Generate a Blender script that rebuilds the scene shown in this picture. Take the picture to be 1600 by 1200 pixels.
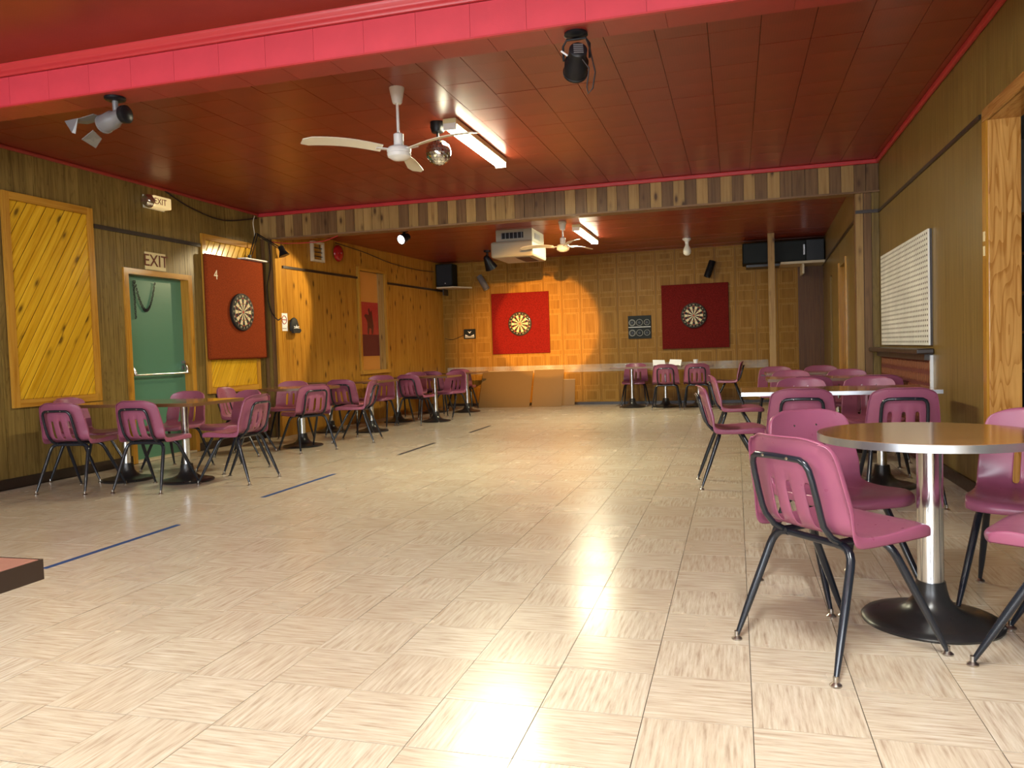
import bpy, math, random
from mathutils import Vector, Matrix
random.seed(7)
for o in list(bpy.data.objects): bpy.data.objects.remove(o)
S = bpy.context.scene
C = S.collection
PI = math.pi
R = math.radians
# ------------------------------------------------------------------ camera
cam_d = bpy.data.cameras.new('camera'); cam = bpy.data.objects.new('camera', cam_d); C.objects.link(cam)
cam_d.sensor_fit = 'HORIZONTAL'; cam_d.sensor_width = 36.0; cam_d.lens = 1237.0/1600*36; cam_d.clip_start = 0.05
yaw, pitch, roll = R(-15.85), R(-2.43), R(-1.85)
fwd = Vector((math.sin(yaw)*math.cos(pitch), math.cos(yaw)*math.cos(pitch), math.sin(pitch)))
right = Vector((math.cos(yaw), -math.sin(yaw), 0)); up = right.cross(fwd)
r2 = math.cos(roll)*right + math.sin(roll)*up; u2 = -math.sin(roll)*right + math.cos(roll)*up
M = Matrix((r2, u2, -fwd)).transposed().to_4x4(); M.translation = Vector((0, 0, 1.0666))
cam.matrix_world = M
S.camera = cam
# ------------------------------------------------------------------ world + light + exposure
S.view_settings.view_transform = 'Standard'; S.view_settings.look = 'None'
S.view_settings.gamma = 1; S.view_settings.use_curve_mapping = False
S.view_settings.exposure = 0.62
w = bpy.data.worlds.new('world'); S.world = w; w.use_nodes = True
w.node_tree.nodes['Background'].inputs[0].default_value = (0.75, 0.85, 1.0, 1)
w.node_tree.nodes['Background'].inputs[1].default_value = 1.0
def area(name, loc, rot, sx, sy, power, col):
    l = bpy.data.lights.new(name, 'AREA'); l.shape = 'RECTANGLE'; l.size = sx; l.size_y = sy; l.energy = power; l.color = col
    o = bpy.data.objects.new(name, l); C.objects.link(o); o.location = loc; o.rotation_euler = rot
    return o
# daylight entering through the windows of the wall behind the camera
for i, wx in enumerate((-4.6, -2.0, 0.5)):
    area('window_daylight', (wx, -3.78, 1.65), (R(90), 0, 0), 1.7, 1.5, 105, (0.88, 0.94, 1.0))
def spot(name, loc, target, power, angle, col, blend=0.2, rad=0.03):
    l = bpy.data.lights.new(name, 'SPOT'); l.energy = power; l.spot_size = R(angle); l.spot_blend = blend; l.color = col; l.shadow_soft_size = rad
    o = bpy.data.objects.new(name, l); C.objects.link(o); o.location = loc
    o.rotation_euler = (Vector(target)-Vector(loc)).to_track_quat('-Z', 'Y').to_euler()
    return o

# ------------------------------------------------------------------ materials
def newmat(name):
    m = bpy.data.materials.new(name); m.use_nodes = True
    nt = m.node_tree; return m, nt, nt.nodes['Principled BSDF']
def L(nt, a, b): nt.links.new(a, b)
def plain(name, col, rough=0.5, metal=0.0, emit=None, estr=0, coat=0.0, spec=0.5):
    m, nt, b = newmat(name)
    b.inputs['Base Color'].default_value = (*col, 1); b.inputs['Roughness'].default_value = rough; b.inputs['Metallic'].default_value = metal
    b.inputs['Coat Weight'].default_value = coat; b.inputs['Specular IOR Level'].default_value = spec
    if emit: b.inputs['Emission Color'].default_value = (*emit, 1); b.inputs['Emission Strength'].default_value = estr
    # faint surface wear
    n = nt.nodes.new('ShaderNodeTexNoise'); n.inputs['Scale'].default_value = 30; tc = nt.nodes.new('ShaderNodeTexCoord'); L(nt, tc.outputs['Object'], n.inputs['Vector'])
    mp = nt.nodes.new('ShaderNodeMapRange'); mp.inputs['To Min'].default_value = max(0.02, rough-0.06); mp.inputs['To Max'].default_value = min(1, rough+0.06)
    L(nt, n.outputs['Fac'], mp.inputs['Value']); L(nt, mp.outputs[0], b.inputs['Roughness'])
    return m
def ramp(nt, stops):
    r = nt.nodes.new('ShaderNodeValToRGB'); e = r.color_ramp.elements
    e[0].position, e[0].color = stops[0][0], (*stops[0][1], 1); e[1].position, e[1].color = stops[-1][0], (*stops[-1][1], 1)
    for p, c in stops[1:-1]:
        x = e.new(p); x.color = (*c, 1)
    return r
def mix(nt, a, b, fac, mode='MIX'):
    m = nt.nodes.new('ShaderNodeMix'); m.data_type = 'RGBA'; m.blend_type = mode
    for s, v in ((m.inputs[6], a), (m.inputs[7], b), (m.inputs[0], fac)):
        if hasattr(v, 'links'): L(nt, v, s)
        else: s.default_value = (*v, 1) if isinstance(v, tuple) else v
    return m.outputs[2]
def wood(name, light, dark, axis='Z', rough=0.35, knots=0.0, vary=0.25, fine=26, coat=0.0, knotcol=(0.05, 0.02, 0.008), cathedral=0.0, uv=False, var_dark=0.5, spec=0.22):
    m, nt, b = newmat(name)
    tc = nt.nodes.new('ShaderNodeTexCoord'); oi = nt.nodes.new('ShaderNodeObjectInfo')
    off = nt.nodes.new('ShaderNodeVectorMath'); off.operation = 'SCALE'; off.inputs[0].default_value = (37.1, 53.7, 71.3); L(nt, oi.outputs['Random'], off.inputs['Scale'])
    add = nt.nodes.new('ShaderNodeVectorMath'); add.operation = 'ADD'; L(nt, tc.outputs['UV' if uv else 'Object'], add.inputs[0]); L(nt, off.outputs[0], add.inputs[1])
    mp = nt.nodes.new('ShaderNodeMapping'); sc = {'X': (1, fine, fine), 'Y': (fine, 1, fine), 'Z': (fine, fine, 1)}[axis]
    mp.inputs['Scale'].default_value = sc; L(nt, add.outputs[0], mp.inputs['Vector'])
    n = nt.nodes.new('ShaderNodeTexNoise'); n.inputs['Scale'].default_value = 1.6; n.inputs['Detail'].default_value = 5; n.inputs['Roughness'].default_value = 0.62; n.inputs['Distortion'].default_value = 0.4
    L(nt, mp.outputs[0], n.inputs['Vector'])
    fac = n.outputs['Fac']
    if cathedral:
        mp2 = nt.nodes.new('ShaderNodeMapping'); k = {'X': (0.9, 7, 7), 'Y': (7, 0.9, 7), 'Z': (7, 7, 0.9)}[axis]; mp2.inputs['Scale'].default_value = k; L(nt, add.outputs[0], mp2.inputs['Vector'])
        n2 = nt.nodes.new('ShaderNodeTexNoise'); n2.inputs['Scale'].default_value = 0.9; n2.inputs['Detail'].default_value = 1.5; L(nt, mp2.outputs[0], n2.inputs['Vector'])
        mu = nt.nodes.new('ShaderNodeMath'); mu.operation = 'MULTIPLY'; mu.inputs[1].default_value = 20; L(nt, n2.outputs['Fac'], mu.inputs[0])
        sn = nt.nodes.new('ShaderNodeMath'); sn.operation = 'FRACT'; L(nt, mu.outputs[0], sn.inputs[0])
        ms = nt.nodes.new('ShaderNodeMapRange'); ms.inputs['From Min'].default_value = 0; ms.inputs['From Max'].default_value = 0.4; ms.inputs['To Min'].default_value = -1.8*cathedral; ms.inputs['To Max'].default_value = 0.3*cathedral; L(nt, sn.outputs[0], ms.inputs['Value'])
        ad = nt.nodes.new('ShaderNodeMath'); ad.operation = 'ADD'; L(nt, fac, ad.inputs[0]); L(nt, ms.outputs[0], ad.inputs[1]); fac = ad.outputs[0]
    rp = ramp(nt, [(0.32, dark), (0.5, tuple((a*0.65+c*0.35) for a, c in zip(light, dark))), (0.68, light)]); L(nt, fac, rp.inputs['Fac'])
    col = rp.outputs['Color']
    # board to board difference
    vr = nt.nodes.new('ShaderNodeMapRange'); vr.inputs['To Min'].default_value = 0; vr.inputs['To Max'].default_value = vary; L(nt, oi.outputs['Random'], vr.inputs['Value'])
    col = mix(nt, col, tuple(c*var_dark for c in dark), vr.outputs[0])
    if knots:
        mk = nt.nodes.new('ShaderNodeMapping'); k = {'X': (3.2, 8, 8), 'Y': (8, 3.2, 8), 'Z': (8, 8, 3.2)}[axis]; mk.inputs['Scale'].default_value = k; L(nt, add.outputs[0], mk.inputs['Vector'])
        v = nt.nodes.new('ShaderNodeTexVoronoi'); v.inputs['Scale'].default_value = 1.0; L(nt, mk.outputs[0], v.inputs['Vector'])
        kr = ramp(nt, [(0.09, (1, 1, 1)), (0.16, (0.35, 0.35, 0.35)), (0.26, (0, 0, 0))]); L(nt, v.outputs['Distance'], kr.inputs['Fac'])
        kk = nt.nodes.new('ShaderNodeMath'); kk.operation = 'MULTIPLY'; kk.inputs[1].default_value = knots; L(nt, kr.outputs['Color'], kk.inputs[0])
        col = mix(nt, col, knotcol, kk.outputs[0])
    L(nt, col, b.inputs['Base Color'])
    b.inputs['Roughness'].default_value = rough; b.inputs['Coat Weight'].default_value = coat; b.inputs['Coat Roughness'].default_value = 0.12; b.inputs['Specular IOR Level'].default_value = spec
    bp = nt.nodes.new('ShaderNodeBump'); bp.inputs['Strength'].default_value = 0.12; bp.inputs['Distance'].default_value = 0.004; L(nt, n.outputs['Fac'], bp.inputs['Height']); L(nt, bp.outputs[0], b.inputs['Normal'])
    return m
def paint_tile(name, col, rough, dots=0.0, dotcol=None, vary=0.12, bump=0.15):
    m, nt, b = newmat(name)
    tc = nt.nodes.new('ShaderNodeTexCoord'); oi = nt.nodes.new('ShaderNodeObjectInfo')
    n = nt.nodes.new('ShaderNodeTexNoise'); n.inputs['Scale'].default_value = 3; n.inputs['Detail'].default_value = 4; L(nt, tc.outputs['Object'], n.inputs['Vector'])
    rp = ramp(nt, [(0.3, tuple(c*0.86 for c in col)), (0.7, tuple(min(1, c*1.1) for c in col))]); L(nt, n.outputs['Fac'], rp.inputs['Fac'])
    vr = nt.nodes.new('ShaderNodeMapRange'); vr.inputs['To Max'].default_value = vary; L(nt, oi.outputs['Random'], vr.inputs['Value'])
    c = mix(nt, rp.outputs['Color'], tuple(x*0.55 for x in col), vr.outputs[0])
    v = nt.nodes.new('ShaderNodeTexVoronoi'); v.inputs['Randomness'].default_value = 0.0; v.inputs['Scale'].default_value = 1/0.0178; L(nt, tc.outputs['Object'], v.inputs['Vector'])
    st = nt.nodes.new('ShaderNodeMath'); st.operation = 'LESS_THAN'; st.inputs[1].default_value = 0.27; L(nt, v.outputs['Distance'], st.inputs[0])
    if dots:
        sm = nt.nodes.new('ShaderNodeMath'); sm.operation = 'MULTIPLY'; sm.inputs[1].default_value = dots; L(nt, st.outputs[0], sm.inputs[0])
        c = mix(nt, c, dotcol or tuple(x*0.3 for x in col), sm.outputs[0])
    L(nt, c, b.inputs['Base Color']); b.inputs['Roughness'].default_value = rough
    n2 = nt.nodes.new('ShaderNodeTexNoise'); n2.inputs['Scale'].default_value = 130; L(nt, tc.outputs['Object'], n2.inputs['Vector'])
    bp = nt.nodes.new('ShaderNodeBump'); bp.inputs['Strength'].default_value = bump; bp.inputs['Distance'].default_value = 0.002; L(nt, n2.outputs['Fac'], bp.inputs['Height']); L(nt, bp.outputs[0], b.inputs['Normal'])
    return m
def floor_mat():
    m, nt, b = newmat('floor_vinyl')
    tc = nt.nodes.new('ShaderNodeTexCoord'); oi = nt.nodes.new('ShaderNodeObjectInfo')
    off = nt.nodes.new('ShaderNodeVectorMath'); off.operation = 'SCALE'; off.inputs[0].default_value = (41.0, 67.0, 0); L(nt, oi.outputs['Random'], off.inputs['Scale'])
    add = nt.nodes.new('ShaderNodeVectorMath'); add.operation = 'ADD'; L(nt, tc.outputs['UV'], add.inputs[0]); L(nt, off.outputs[0], add.inputs[1])
    mp = nt.nodes.new('ShaderNodeMapping'); mp.inputs['Scale'].default_value = (6.5, 80, 1); L(nt, add.outputs[0], mp.inputs['Vector'])
    n = nt.nodes.new('ShaderNodeTexNoise'); n.inputs['Scale'].default_value = 1; n.inputs['Detail'].default_value = 4; n.inputs['Roughness'].default_value = 0.6; L(nt, mp.outputs[0], n.inputs['Vector'])
    rp = ramp(nt, [(0.30, (0.39, 0.30, 0.215)), (0.42, (0.52, 0.43, 0.325)), (0.56, (0.60, 0.525, 0.41)), (0.7, (0.67, 0.61, 0.50))]); L(nt, n.outputs['Fac'], rp.inputs['Fac'])
    n2 = nt.nodes.new('ShaderNodeTexNoise'); n2.inputs['Scale'].default_value = 0.9; n2.inputs['Detail'].default_value = 0; L(nt, add.outputs[0], n2.inputs['Vector'])
    c = mix(nt, rp.outputs['Color'], (0.40, 0.28, 0.19), 0.0)
    mr = nt.nodes.new('ShaderNodeMapRange'); mr.inputs['From Min'].default_value = 0.45; mr.inputs['From Max'].default_value = 0.75; mr.inputs['To Max'].default_value = 0.35; L(nt, n2.outputs['Fac'], mr.inputs['Value'])
    c = mix(nt, rp.outputs['Color'], (0.46, 0.355, 0.25), mr.outputs[0])
    L(nt, c, b.inputs['Base Color'])
    n3 = nt.nodes.new('ShaderNodeTexNoise'); n3.inputs['Scale'].default_value = 2.2; n3.inputs['Detail'].default_value = 3; g = nt.nodes.new('ShaderNodeNewGeometry'); L(nt, g.outputs['Position'], n3.inputs['Vector'])
    mr2 = nt.nodes.new('ShaderNodeMapRange'); mr2.inputs['To Min'].default_value = 0.16; mr2.inputs['To Max'].default_value = 0.34; L(nt, n3.outputs['Fac'], mr2.inputs['Value']); L(nt, mr2.outputs[0], b.inputs['Roughness'])
    b.inputs['Specular IOR Level'].default_value = 0.55
    bp = nt.nodes.new('ShaderNodeBump'); bp.inputs['Strength'].default_value = 0.06; bp.inputs['Distance'].default_value = 0.01; L(nt, n3.outputs['Fac'], bp.inputs['Height']); L(nt, bp.outputs[0], b.inputs['Normal'])
    return m
def mirror_mat():
    m, nt, b = newmat('mirror_facets'); tc = nt.nodes.new('ShaderNodeTexCoord')
    b.inputs['Metallic'].default_value = 1; b.inputs['Roughness'].default_value = 0.06; b.inputs['Base Color'].default_value = (0.72, 0.72, 0.74, 1)
    return m
def carpet(name, col):
    m, nt, b = newmat(name); tc = nt.nodes.new('ShaderNodeTexCoord')
    n = nt.nodes.new('ShaderNodeTexNoise'); n.inputs['Scale'].default_value = 90; n.inputs['Detail'].default_value = 4; L(nt, tc.outputs['Object'], n.inputs['Vector'])
    rp = ramp(nt, [(0.3, tuple(c*0.6 for c in col)), (0.7, tuple(min(1, c*1.25) for c in col))]); L(nt, n.outputs['Fac'], rp.inputs['Fac']); L(nt, rp.outputs['Color'], b.inputs['Base Color'])
    b.inputs['Roughness'].default_value = 0.95; b.inputs['Specular IOR Level'].default_value = 0.1
    bp = nt.nodes.new('ShaderNodeBump'); bp.inputs['Strength'].default_value = 0.5; bp.inputs['Distance'].default_value = 0.004; L(nt, n.outputs['Fac'], bp.inputs['Height']); L(nt, bp.outputs[0], b.inputs['Normal'])
    return m
def clear_mat():
    m = bpy.data.materials.new('clear_plastic'); m.use_nodes = True; nt = m.node_tree; nt.nodes.clear()
    o = nt.nodes.new('ShaderNodeOutputMaterial'); t = nt.nodes.new('ShaderNodeBsdfTransparent'); p = nt.nodes.new('ShaderNodeBsdfPrincipled')
    p.inputs['Base Color'].default_value = (0.75, 0.72, 0.68, 1); p.inputs['Roughness'].default_value = 0.12
    n = nt.nodes.new('ShaderNodeTexNoise'); n.inputs['Scale'].default_value = 2.5; tc = nt.nodes.new('ShaderNodeTexCoord'); L(nt, tc.outputs['Object'], n.inputs['Vector'])
    mr = nt.nodes.new('ShaderNodeMapRange'); mr.inputs['From Min'].default_value = 0.35; mr.inputs['From Max'].default_value = 0.7; mr.inputs['To Min'].default_value = 0.06; mr.inputs['To Max'].default_value = 0.35; L(nt, n.outputs['Fac'], mr.inputs['Value'])
    mx = nt.nodes.new('ShaderNodeMixShader'); L(nt, mr.outputs[0], mx.inputs[0]); L(nt, t.outputs[0], mx.inputs[1]); L(nt, p.outputs[0], mx.inputs[2]); L(nt, mx.outputs[0], o.inputs[0])
    return m

MT = dict(
 plum=plain('plum_plastic', (0.29, 0.082, 0.145), 0.3, spec=0.5),
 black=plain('black_tube', (0.012, 0.016, 0.024), 0.2, spec=0.6),
 chrome=plain('polished_steel', (0.72, 0.75, 0.78), 0.16, 1.0),
 glide=plain('worn_steel_glide', (0.45, 0.42, 0.38), 0.3, 1.0),
 iron=plain('black_cast_iron', (0.018, 0.017, 0.017), 0.3),
 alu=plain('aluminium_edge', (0.60, 0.63, 0.66), 0.3, 0.9),
 brownedge=plain('brown_table_edge', (0.16, 0.075, 0.03), 0.35),
 laminate=wood('walnut_laminate', (0.34, 0.155, 0.055), (0.22, 0.09, 0.03), 'X', 0.1, vary=0.1, fine=30, coat=0.6),
 darktop=plain('dark_brown_laminate', (0.22, 0.10, 0.075), 0.3),
 floor=floor_mat(),
 joint=plain('dark_joint', (0.035, 0.025, 0.018), 0.8),
 red=paint_tile('red_ceiling_paint', (0.25, 0.036, 0.016), 0.3, dots=0.2),
 beam=paint_tile('beam_tile_paint', (0.62, 0.05, 0.075), 0.42, dots=0.9),
 soffit=paint_tile('soffit_red_paint', (0.33, 0.035, 0.025), 0.38),
 redtrim=plain('red_moulding', (0.50, 0.035, 0.04), 0.35),
 wallL=wood('brown_wall_panel', (0.28, 0.19, 0.055), (0.13, 0.08, 0.02), 'Z', 0.34, vary=0.35, fine=30, cathedral=0.05),
 wallR=wood('olive_wall_panel', (0.275, 0.185, 0.052), (0.15, 0.09, 0.022), 'Z', 0.33, vary=0.12, fine=34),
 pine=wood('varnished_knotty_pine', (0.52, 0.255, 0.035), (0.33, 0.135, 0.015), 'Z', 0.26, knots=0.85, vary=0.25, fine=22, var_dark=0.8),
 diag=wood('yellow_varnished_pine', (0.82, 0.50, 0.034), (0.58, 0.29, 0.010), 'Z', 0.2, knots=0.8, vary=0.45, fine=20, coat=0.4, var_dark=0.8),
 frame=wood('golden_pine_frame', (0.56, 0.29, 0.04), (0.36, 0.15, 0.015), 'Z', 0.25, knots=0.3, vary=0.1, fine=22, coat=0.3, var_dark=0.8),
 framex=wood('golden_pine_frame_across', (0.56, 0.29, 0.04), (0.36, 0.15, 0.015), 'Y', 0.25, vary=0.1, fine=22, coat=0.3, var_dark=0.8),
 cedarA=wood('tan_cedar_board', (0.43, 0.27, 0.10), (0.28, 0.155, 0.05), 'Z', 0.42, knots=0.9, vary=0.3, fine=22),
 cedarB=wood('brown_cedar_board', (0.22, 0.12, 0.05), (0.12, 0.06, 0.024), 'Z', 0.42, knots=0.7, vary=0.3, fine=22),
 cedarX=wood('cedar_strip', (0.26, 0.15, 0.075), (0.15, 0.08, 0.035), 'X', 0.45, vary=0.1, fine=22),
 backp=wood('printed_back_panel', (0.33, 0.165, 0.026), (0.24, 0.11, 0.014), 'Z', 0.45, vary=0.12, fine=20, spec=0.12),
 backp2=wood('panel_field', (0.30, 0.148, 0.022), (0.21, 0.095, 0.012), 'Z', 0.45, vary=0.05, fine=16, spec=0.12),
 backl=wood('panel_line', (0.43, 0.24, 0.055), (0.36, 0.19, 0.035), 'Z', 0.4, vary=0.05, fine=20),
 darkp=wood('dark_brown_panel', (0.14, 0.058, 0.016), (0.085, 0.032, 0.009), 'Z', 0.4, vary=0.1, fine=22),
 oak=wood('varnished_oak', (0.66, 0.35, 0.10), (0.40, 0.17, 0.035), 'Z', 0.22, vary=0.05, fine=24, cathedral=0.10, coat=0.4),
 oaky=wood('varnished_oak_across', (0.55, 0.28, 0.08), (0.34, 0.14, 0.03), 'Y', 0.25, vary=0.05, fine=24, cathedral=0.06, coat=0.4),
 strip=plain('dark_brown_strip', (0.028, 0.016, 0.010), 0.35),
 green=plain('green_door_paint', (0.085, 0.225, 0.15), 0.35),
 cream=plain('cream_sign', (0.78, 0.66, 0.36), 0.5),
 exitlit=plain('lit_exit_lens', (0.9, 0.75, 0.42), 0.4, emit=(1.0, 0.72, 0.32), estr=0.35),
 brownink=plain('brown_lettering', (0.17, 0.05, 0.025), 0.6),
 rust=carpet('rust_carpet', (0.26, 0.045, 0.012)),
 redfelt=carpet('red_felt', (0.17, 0.009, 0.008)),
 darkfelt=carpet('dark_red_felt', (0.15, 0.012, 0.010)),
 dblack=plain('dartboard_black', (0.012, 0.012, 0.012), 0.7),
 dcream=plain('dartboard_sisal', (0.70, 0.60, 0.40), 0.8),
 dred=plain('dartboard_red', (0.42, 0.03, 0.02), 0.8),
 dgreen=plain('dartboard_green', (0.03, 0.16, 0.06), 0.8),
 white=plain('white_enamel', (0.78, 0.78, 0.76), 0.3),
 offwhite=plain('offwhite_plastic', (0.72, 0.68, 0.54), 0.4),
 fanw=plain('cream_fan_blade', (0.74, 0.69, 0.55), 0.35),
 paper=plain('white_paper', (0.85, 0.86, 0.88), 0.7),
 tube=plain('lit_fluorescent_tube', (1, 1, 0.9), 0.5, emit=(1.0, 0.95, 0.70), estr=30),
 lens=plain('lit_spot_lens', (1, 1, 1), 0.4, emit=(0.9, 0.97, 1.0), estr=5),
 fixture=plain('cream_fixture', (0.70, 0.64, 0.36), 0.4),
 bulb=plain('unlit_bulb', (0.86, 0.85, 0.74), 0.35),
 blackm=plain('matt_black_metal', (0.010, 0.010, 0.012), 0.35, spec=0.25),
 grey=plain('grey_metal', (0.20, 0.20, 0.21), 0.35, 0.3),
 mirror=mirror_mat(),
 speaker=plain('black_speaker_cloth', (0.010, 0.011, 0.009), 0.6, spec=0.12),
 shelfw=plain('pale_shelf', (0.62, 0.52, 0.36), 0.5),
 acbody=plain('beige_air_unit', (0.33, 0.30, 0.225), 0.45),
 bell=plain('red_alarm_bell', (0.36, 0.010, 0.012), 0.15),
 board=plain('brown_hardboard', (0.16, 0.095, 0.035), 0.5),
 peg=paint_tile('white_pegboard', (0.86, 0.87, 0.82), 0.45, vary=0.0, bump=0.03),
 hole=plain('peg_hole_dark', (0.06, 0.05, 0.03), 0.8),
 burg=plain('burgundy_upholstery', (0.13, 0.018, 0.016), 0.55),
 weave=plain('tan_weave', (0.25, 0.085, 0.03), 0.6),
 steelw=plain('white_metal_edge', (0.75, 0.76, 0.76), 0.35, 0.2),
 blue=plain('blue_tape', (0.02, 0.07, 0.22), 0.5),
 darktape=plain('dark_tape', (0.03, 0.03, 0.04), 0.5),
 redposter=plain('red_poster', (0.38, 0.03, 0.03), 0.25),
 darkposter=plain('dark_poster_ink', (0.05, 0.01, 0.012), 0.3),
 orange=plain('orange_pane', (0.62, 0.26, 0.05), 0.4),
 chalk=plain('chalk_lines', (0.42, 0.42, 0.40), 0.8),
 slate=plain('black_scoreboard', (0.014, 0.017, 0.017), 0.5, spec=0.15),
 cable=plain('dark_cable', (0.02, 0.012, 0.012), 0.5),
 wirew=plain('white_cable', (0.7, 0.62, 0.45), 0.5),
 barwall=plain('dim_bar_wall', (0.22, 0.22, 0.22), 0.8),
 glassg=plain('green_bottle', (0.02, 0.08, 0.03), 0.1), glassb=plain('brown_bottle', (0.10, 0.035, 0.012), 0.1), glassc=plain('pale_bottle', (0.45, 0.45, 0.42), 0.1),
 wallplain=plain('plain_far_wall', (0.33, 0.25, 0.14), 0.6),
 clear=clear_mat(),
)
# ------------------------------------------------------------------ mesh helpers
class MB:
    def __init__(s): s.v = []; s.f = []; s.uv = {}; s.mi = []; s.cur = 0
    def face(s, pts, uv=None):
        i = len(s.v); s.v += [tuple(p) for p in pts]; s.f.append(tuple(range(i, i+len(pts)))); s.mi.append(s.cur)
        if uv: s.uv[len(s.f)-1] = uv
    def box(s, x0, x1, y0, y1, z0, z1):
        i = len(s.v); s.v += [(x0,y0,z0),(x1,y0,z0),(x1,y1,z0),(x0,y1,z0),(x0,y0,z1),(x1,y0,z1),(x1,y1,z1),(x0,y1,z1)]
        for q in ((0,3,2,1),(4,5,6,7),(0,1,5,4),(1,2,6,5),(2,3,7,6),(3,0,4,7)): s.f.append(tuple(i+k for k in q)); s.mi.append(s.cur)
    def prism(s, poly, fn, d0, d1):   # poly 2D ccw, fn(u,v,d)->xyz
        n = len(poly); i = len(s.v); s.v += [fn(u, v, d0) for u, v in poly] + [fn(u, v, d1) for u, v in poly]
        s.f.append(tuple(i+k for k in reversed(range(n)))); s.f.append(tuple(i+n+k for k in range(n))); s.mi += [s.cur]*2
        for k in range(n): s.f.append((i+k, i+(k+1) % n, i+n+(k+1) % n, i+n+k)); s.mi.append(s.cur)
    def tube(s, pts, rad, n=10, cap=True):
        pts = [Vector(p) for p in pts]; rs = rad if isinstance(rad, (list, tuple)) else [rad]*len(pts); i = len(s.v); nrm = None
        for k, p in enumerate(pts):
            t = (pts[min(k+1, len(pts)-1)]-pts[max(k-1, 0)]).normalized()
            if nrm is None: nrm = t.orthogonal().normalized()
            nrm = (nrm - t*nrm.dot(t)).normalized(); b = t.cross(nrm)
            for a in range(n): s.v.append(tuple(p + rs[k]*(math.cos(2*PI*a/n)*nrm + math.sin(2*PI*a/n)*b)))
        for k in range(len(pts)-1):
            for a in range(n): s.f.append((i+k*n+a, i+k*n+(a+1) % n, i+(k+1)*n+(a+1) % n, i+(k+1)*n+a)); s.mi.append(s.cur)
        if cap:
            s.f.append(tuple(i+a for a in reversed(range(n)))); s.f.append(tuple(i+(len(pts)-1)*n+a for a in range(n))); s.mi += [s.cur]*2
    def lathe(s, prof, n=32, fn=lambda x, y, z: (x, y, z)):
        i = len(s.v)
        for r, z in prof:
            for a in range(n): s.v.append(fn(r*math.cos(2*PI*a/n), r*math.sin(2*PI*a/n), z))
        for k in range(len(prof)-1):
            for a in range(n): s.f.append((i+k*n+a, i+k*n+(a+1) % n, i+(k+1)*n+(a+1) % n, i+(k+1)*n+a)); s.mi.append(s.cur)
        s.f.append(tuple(i+a for a in reversed(range(n)))); s.f.append(tuple(i+(len(prof)-1)*n+a for a in range(n))); s.mi += [s.cur]*2
    def mesh(s, name, mats, smooth=None):
        me = bpy.data.meshes.new(name); me.from_pydata(s.v, [], s.f); 
        for m in (mats if isinstance(mats, (list, tuple)) else [mats]): me.materials.append(MT[m] if isinstance(m, str) else m)
        me.polygons.foreach_set('material_index', s.mi)
        if s.uv:
            ul = me.uv_layers.new(name='UVMap')
            for fi, uvs in s.uv.items():
                for k, li in enumerate(me.polygons[fi].loop_indices): ul.data[li].uv = uvs[k]
        if smooth is not None:
            me.polygons.foreach_set('use_smooth', [True]*len(me.polygons)); me.set_sharp_from_angle(angle=R(smooth))
        me.update(); return me
def ob(name, me, parent=None, loc=(0,0,0), rot=(0,0,0), **tags):
    o = bpy.data.objects.new(name, me); C.objects.link(o); o.location = loc; o.rotation_euler = rot
    if parent: o.parent = parent
    for k, v in tags.items(): o[k] = v
    return o
def part(name, mb, mats, parent=None, smooth=None, loc=(0,0,0), rot=(0,0,0), **tags):
    return ob(name, mb.mesh(name, mats, smooth), parent, loc, rot, **tags)
def box(name, b, mat, parent=None, bevel=0, **tags):
    m = MB(); x0, x1, y0, y1, z0, z1 = b; cx, cy, cz = (x0+x1)/2, (y0+y1)/2, (z0+z1)/2
    m.box(x0-cx, x1-cx, y0-cy, y1-cy, z0-cz, z1-cz)
    if parent: p = parent.matrix_basis.inverted() @ Vector((cx, cy, cz)) if parent.parent is None else Vector((cx, cy, cz))
    else: p = (cx, cy, cz)
    o = part(name, m, mat, parent, loc=p, **tags)
    if bevel:
        bv = o.modifiers.new('bevel', 'BEVEL'); bv.width = bevel; bv.segments = 2
    return o
def thing(name, label, cat, loc=(0,0,0), rz=0, group=None):
    o = bpy.data.objects.new(name, None); C.objects.link(o); o.location = loc; o.rotation_euler = (0, 0, rz); o['label'] = label; o['category'] = cat
    o.empty_display_size = 0.1
    if group: o['group'] = group
    return o
def text_mesh(s, size, mat, extrude=0.001, align='CENTER'):
    cu = bpy.data.curves.new('lettering', 'FONT'); cu.body = s; cu.size = size; cu.extrude = extrude; cu.align_x = align; cu.align_y = 'CENTER'
    t = bpy.data.objects.new('lettering', cu); C.objects.link(t); bpy.context.view_layer.update()
    me = bpy.data.meshes.new_from_object(t.evaluated_get(bpy.context.evaluated_depsgraph_get())); bpy.data.objects.remove(t)
    me.materials.clear(); me.materials.append(MT[mat]); return me

# ------------------------------------------------------------------ room dimensions (metres)
XL, XR, YH, YB = -6.12, 1.52, 9.4, 14.75     # left wall, right wall, header line, back wall
ZC, ZB = 3.0, 2.81                           # front ceiling, back ceiling
YF = -4.0
TS = 0.3048
def in_view(p, mx=250):
    q = M.inverted() @ Vector(p)
    if q.z > -0.1: return False
    u = 800+q.x/-q.z*1237; v = 600-q.y/-q.z*1237
    return -mx < u < 1600+mx and -mx < v < 1200+mx
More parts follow.
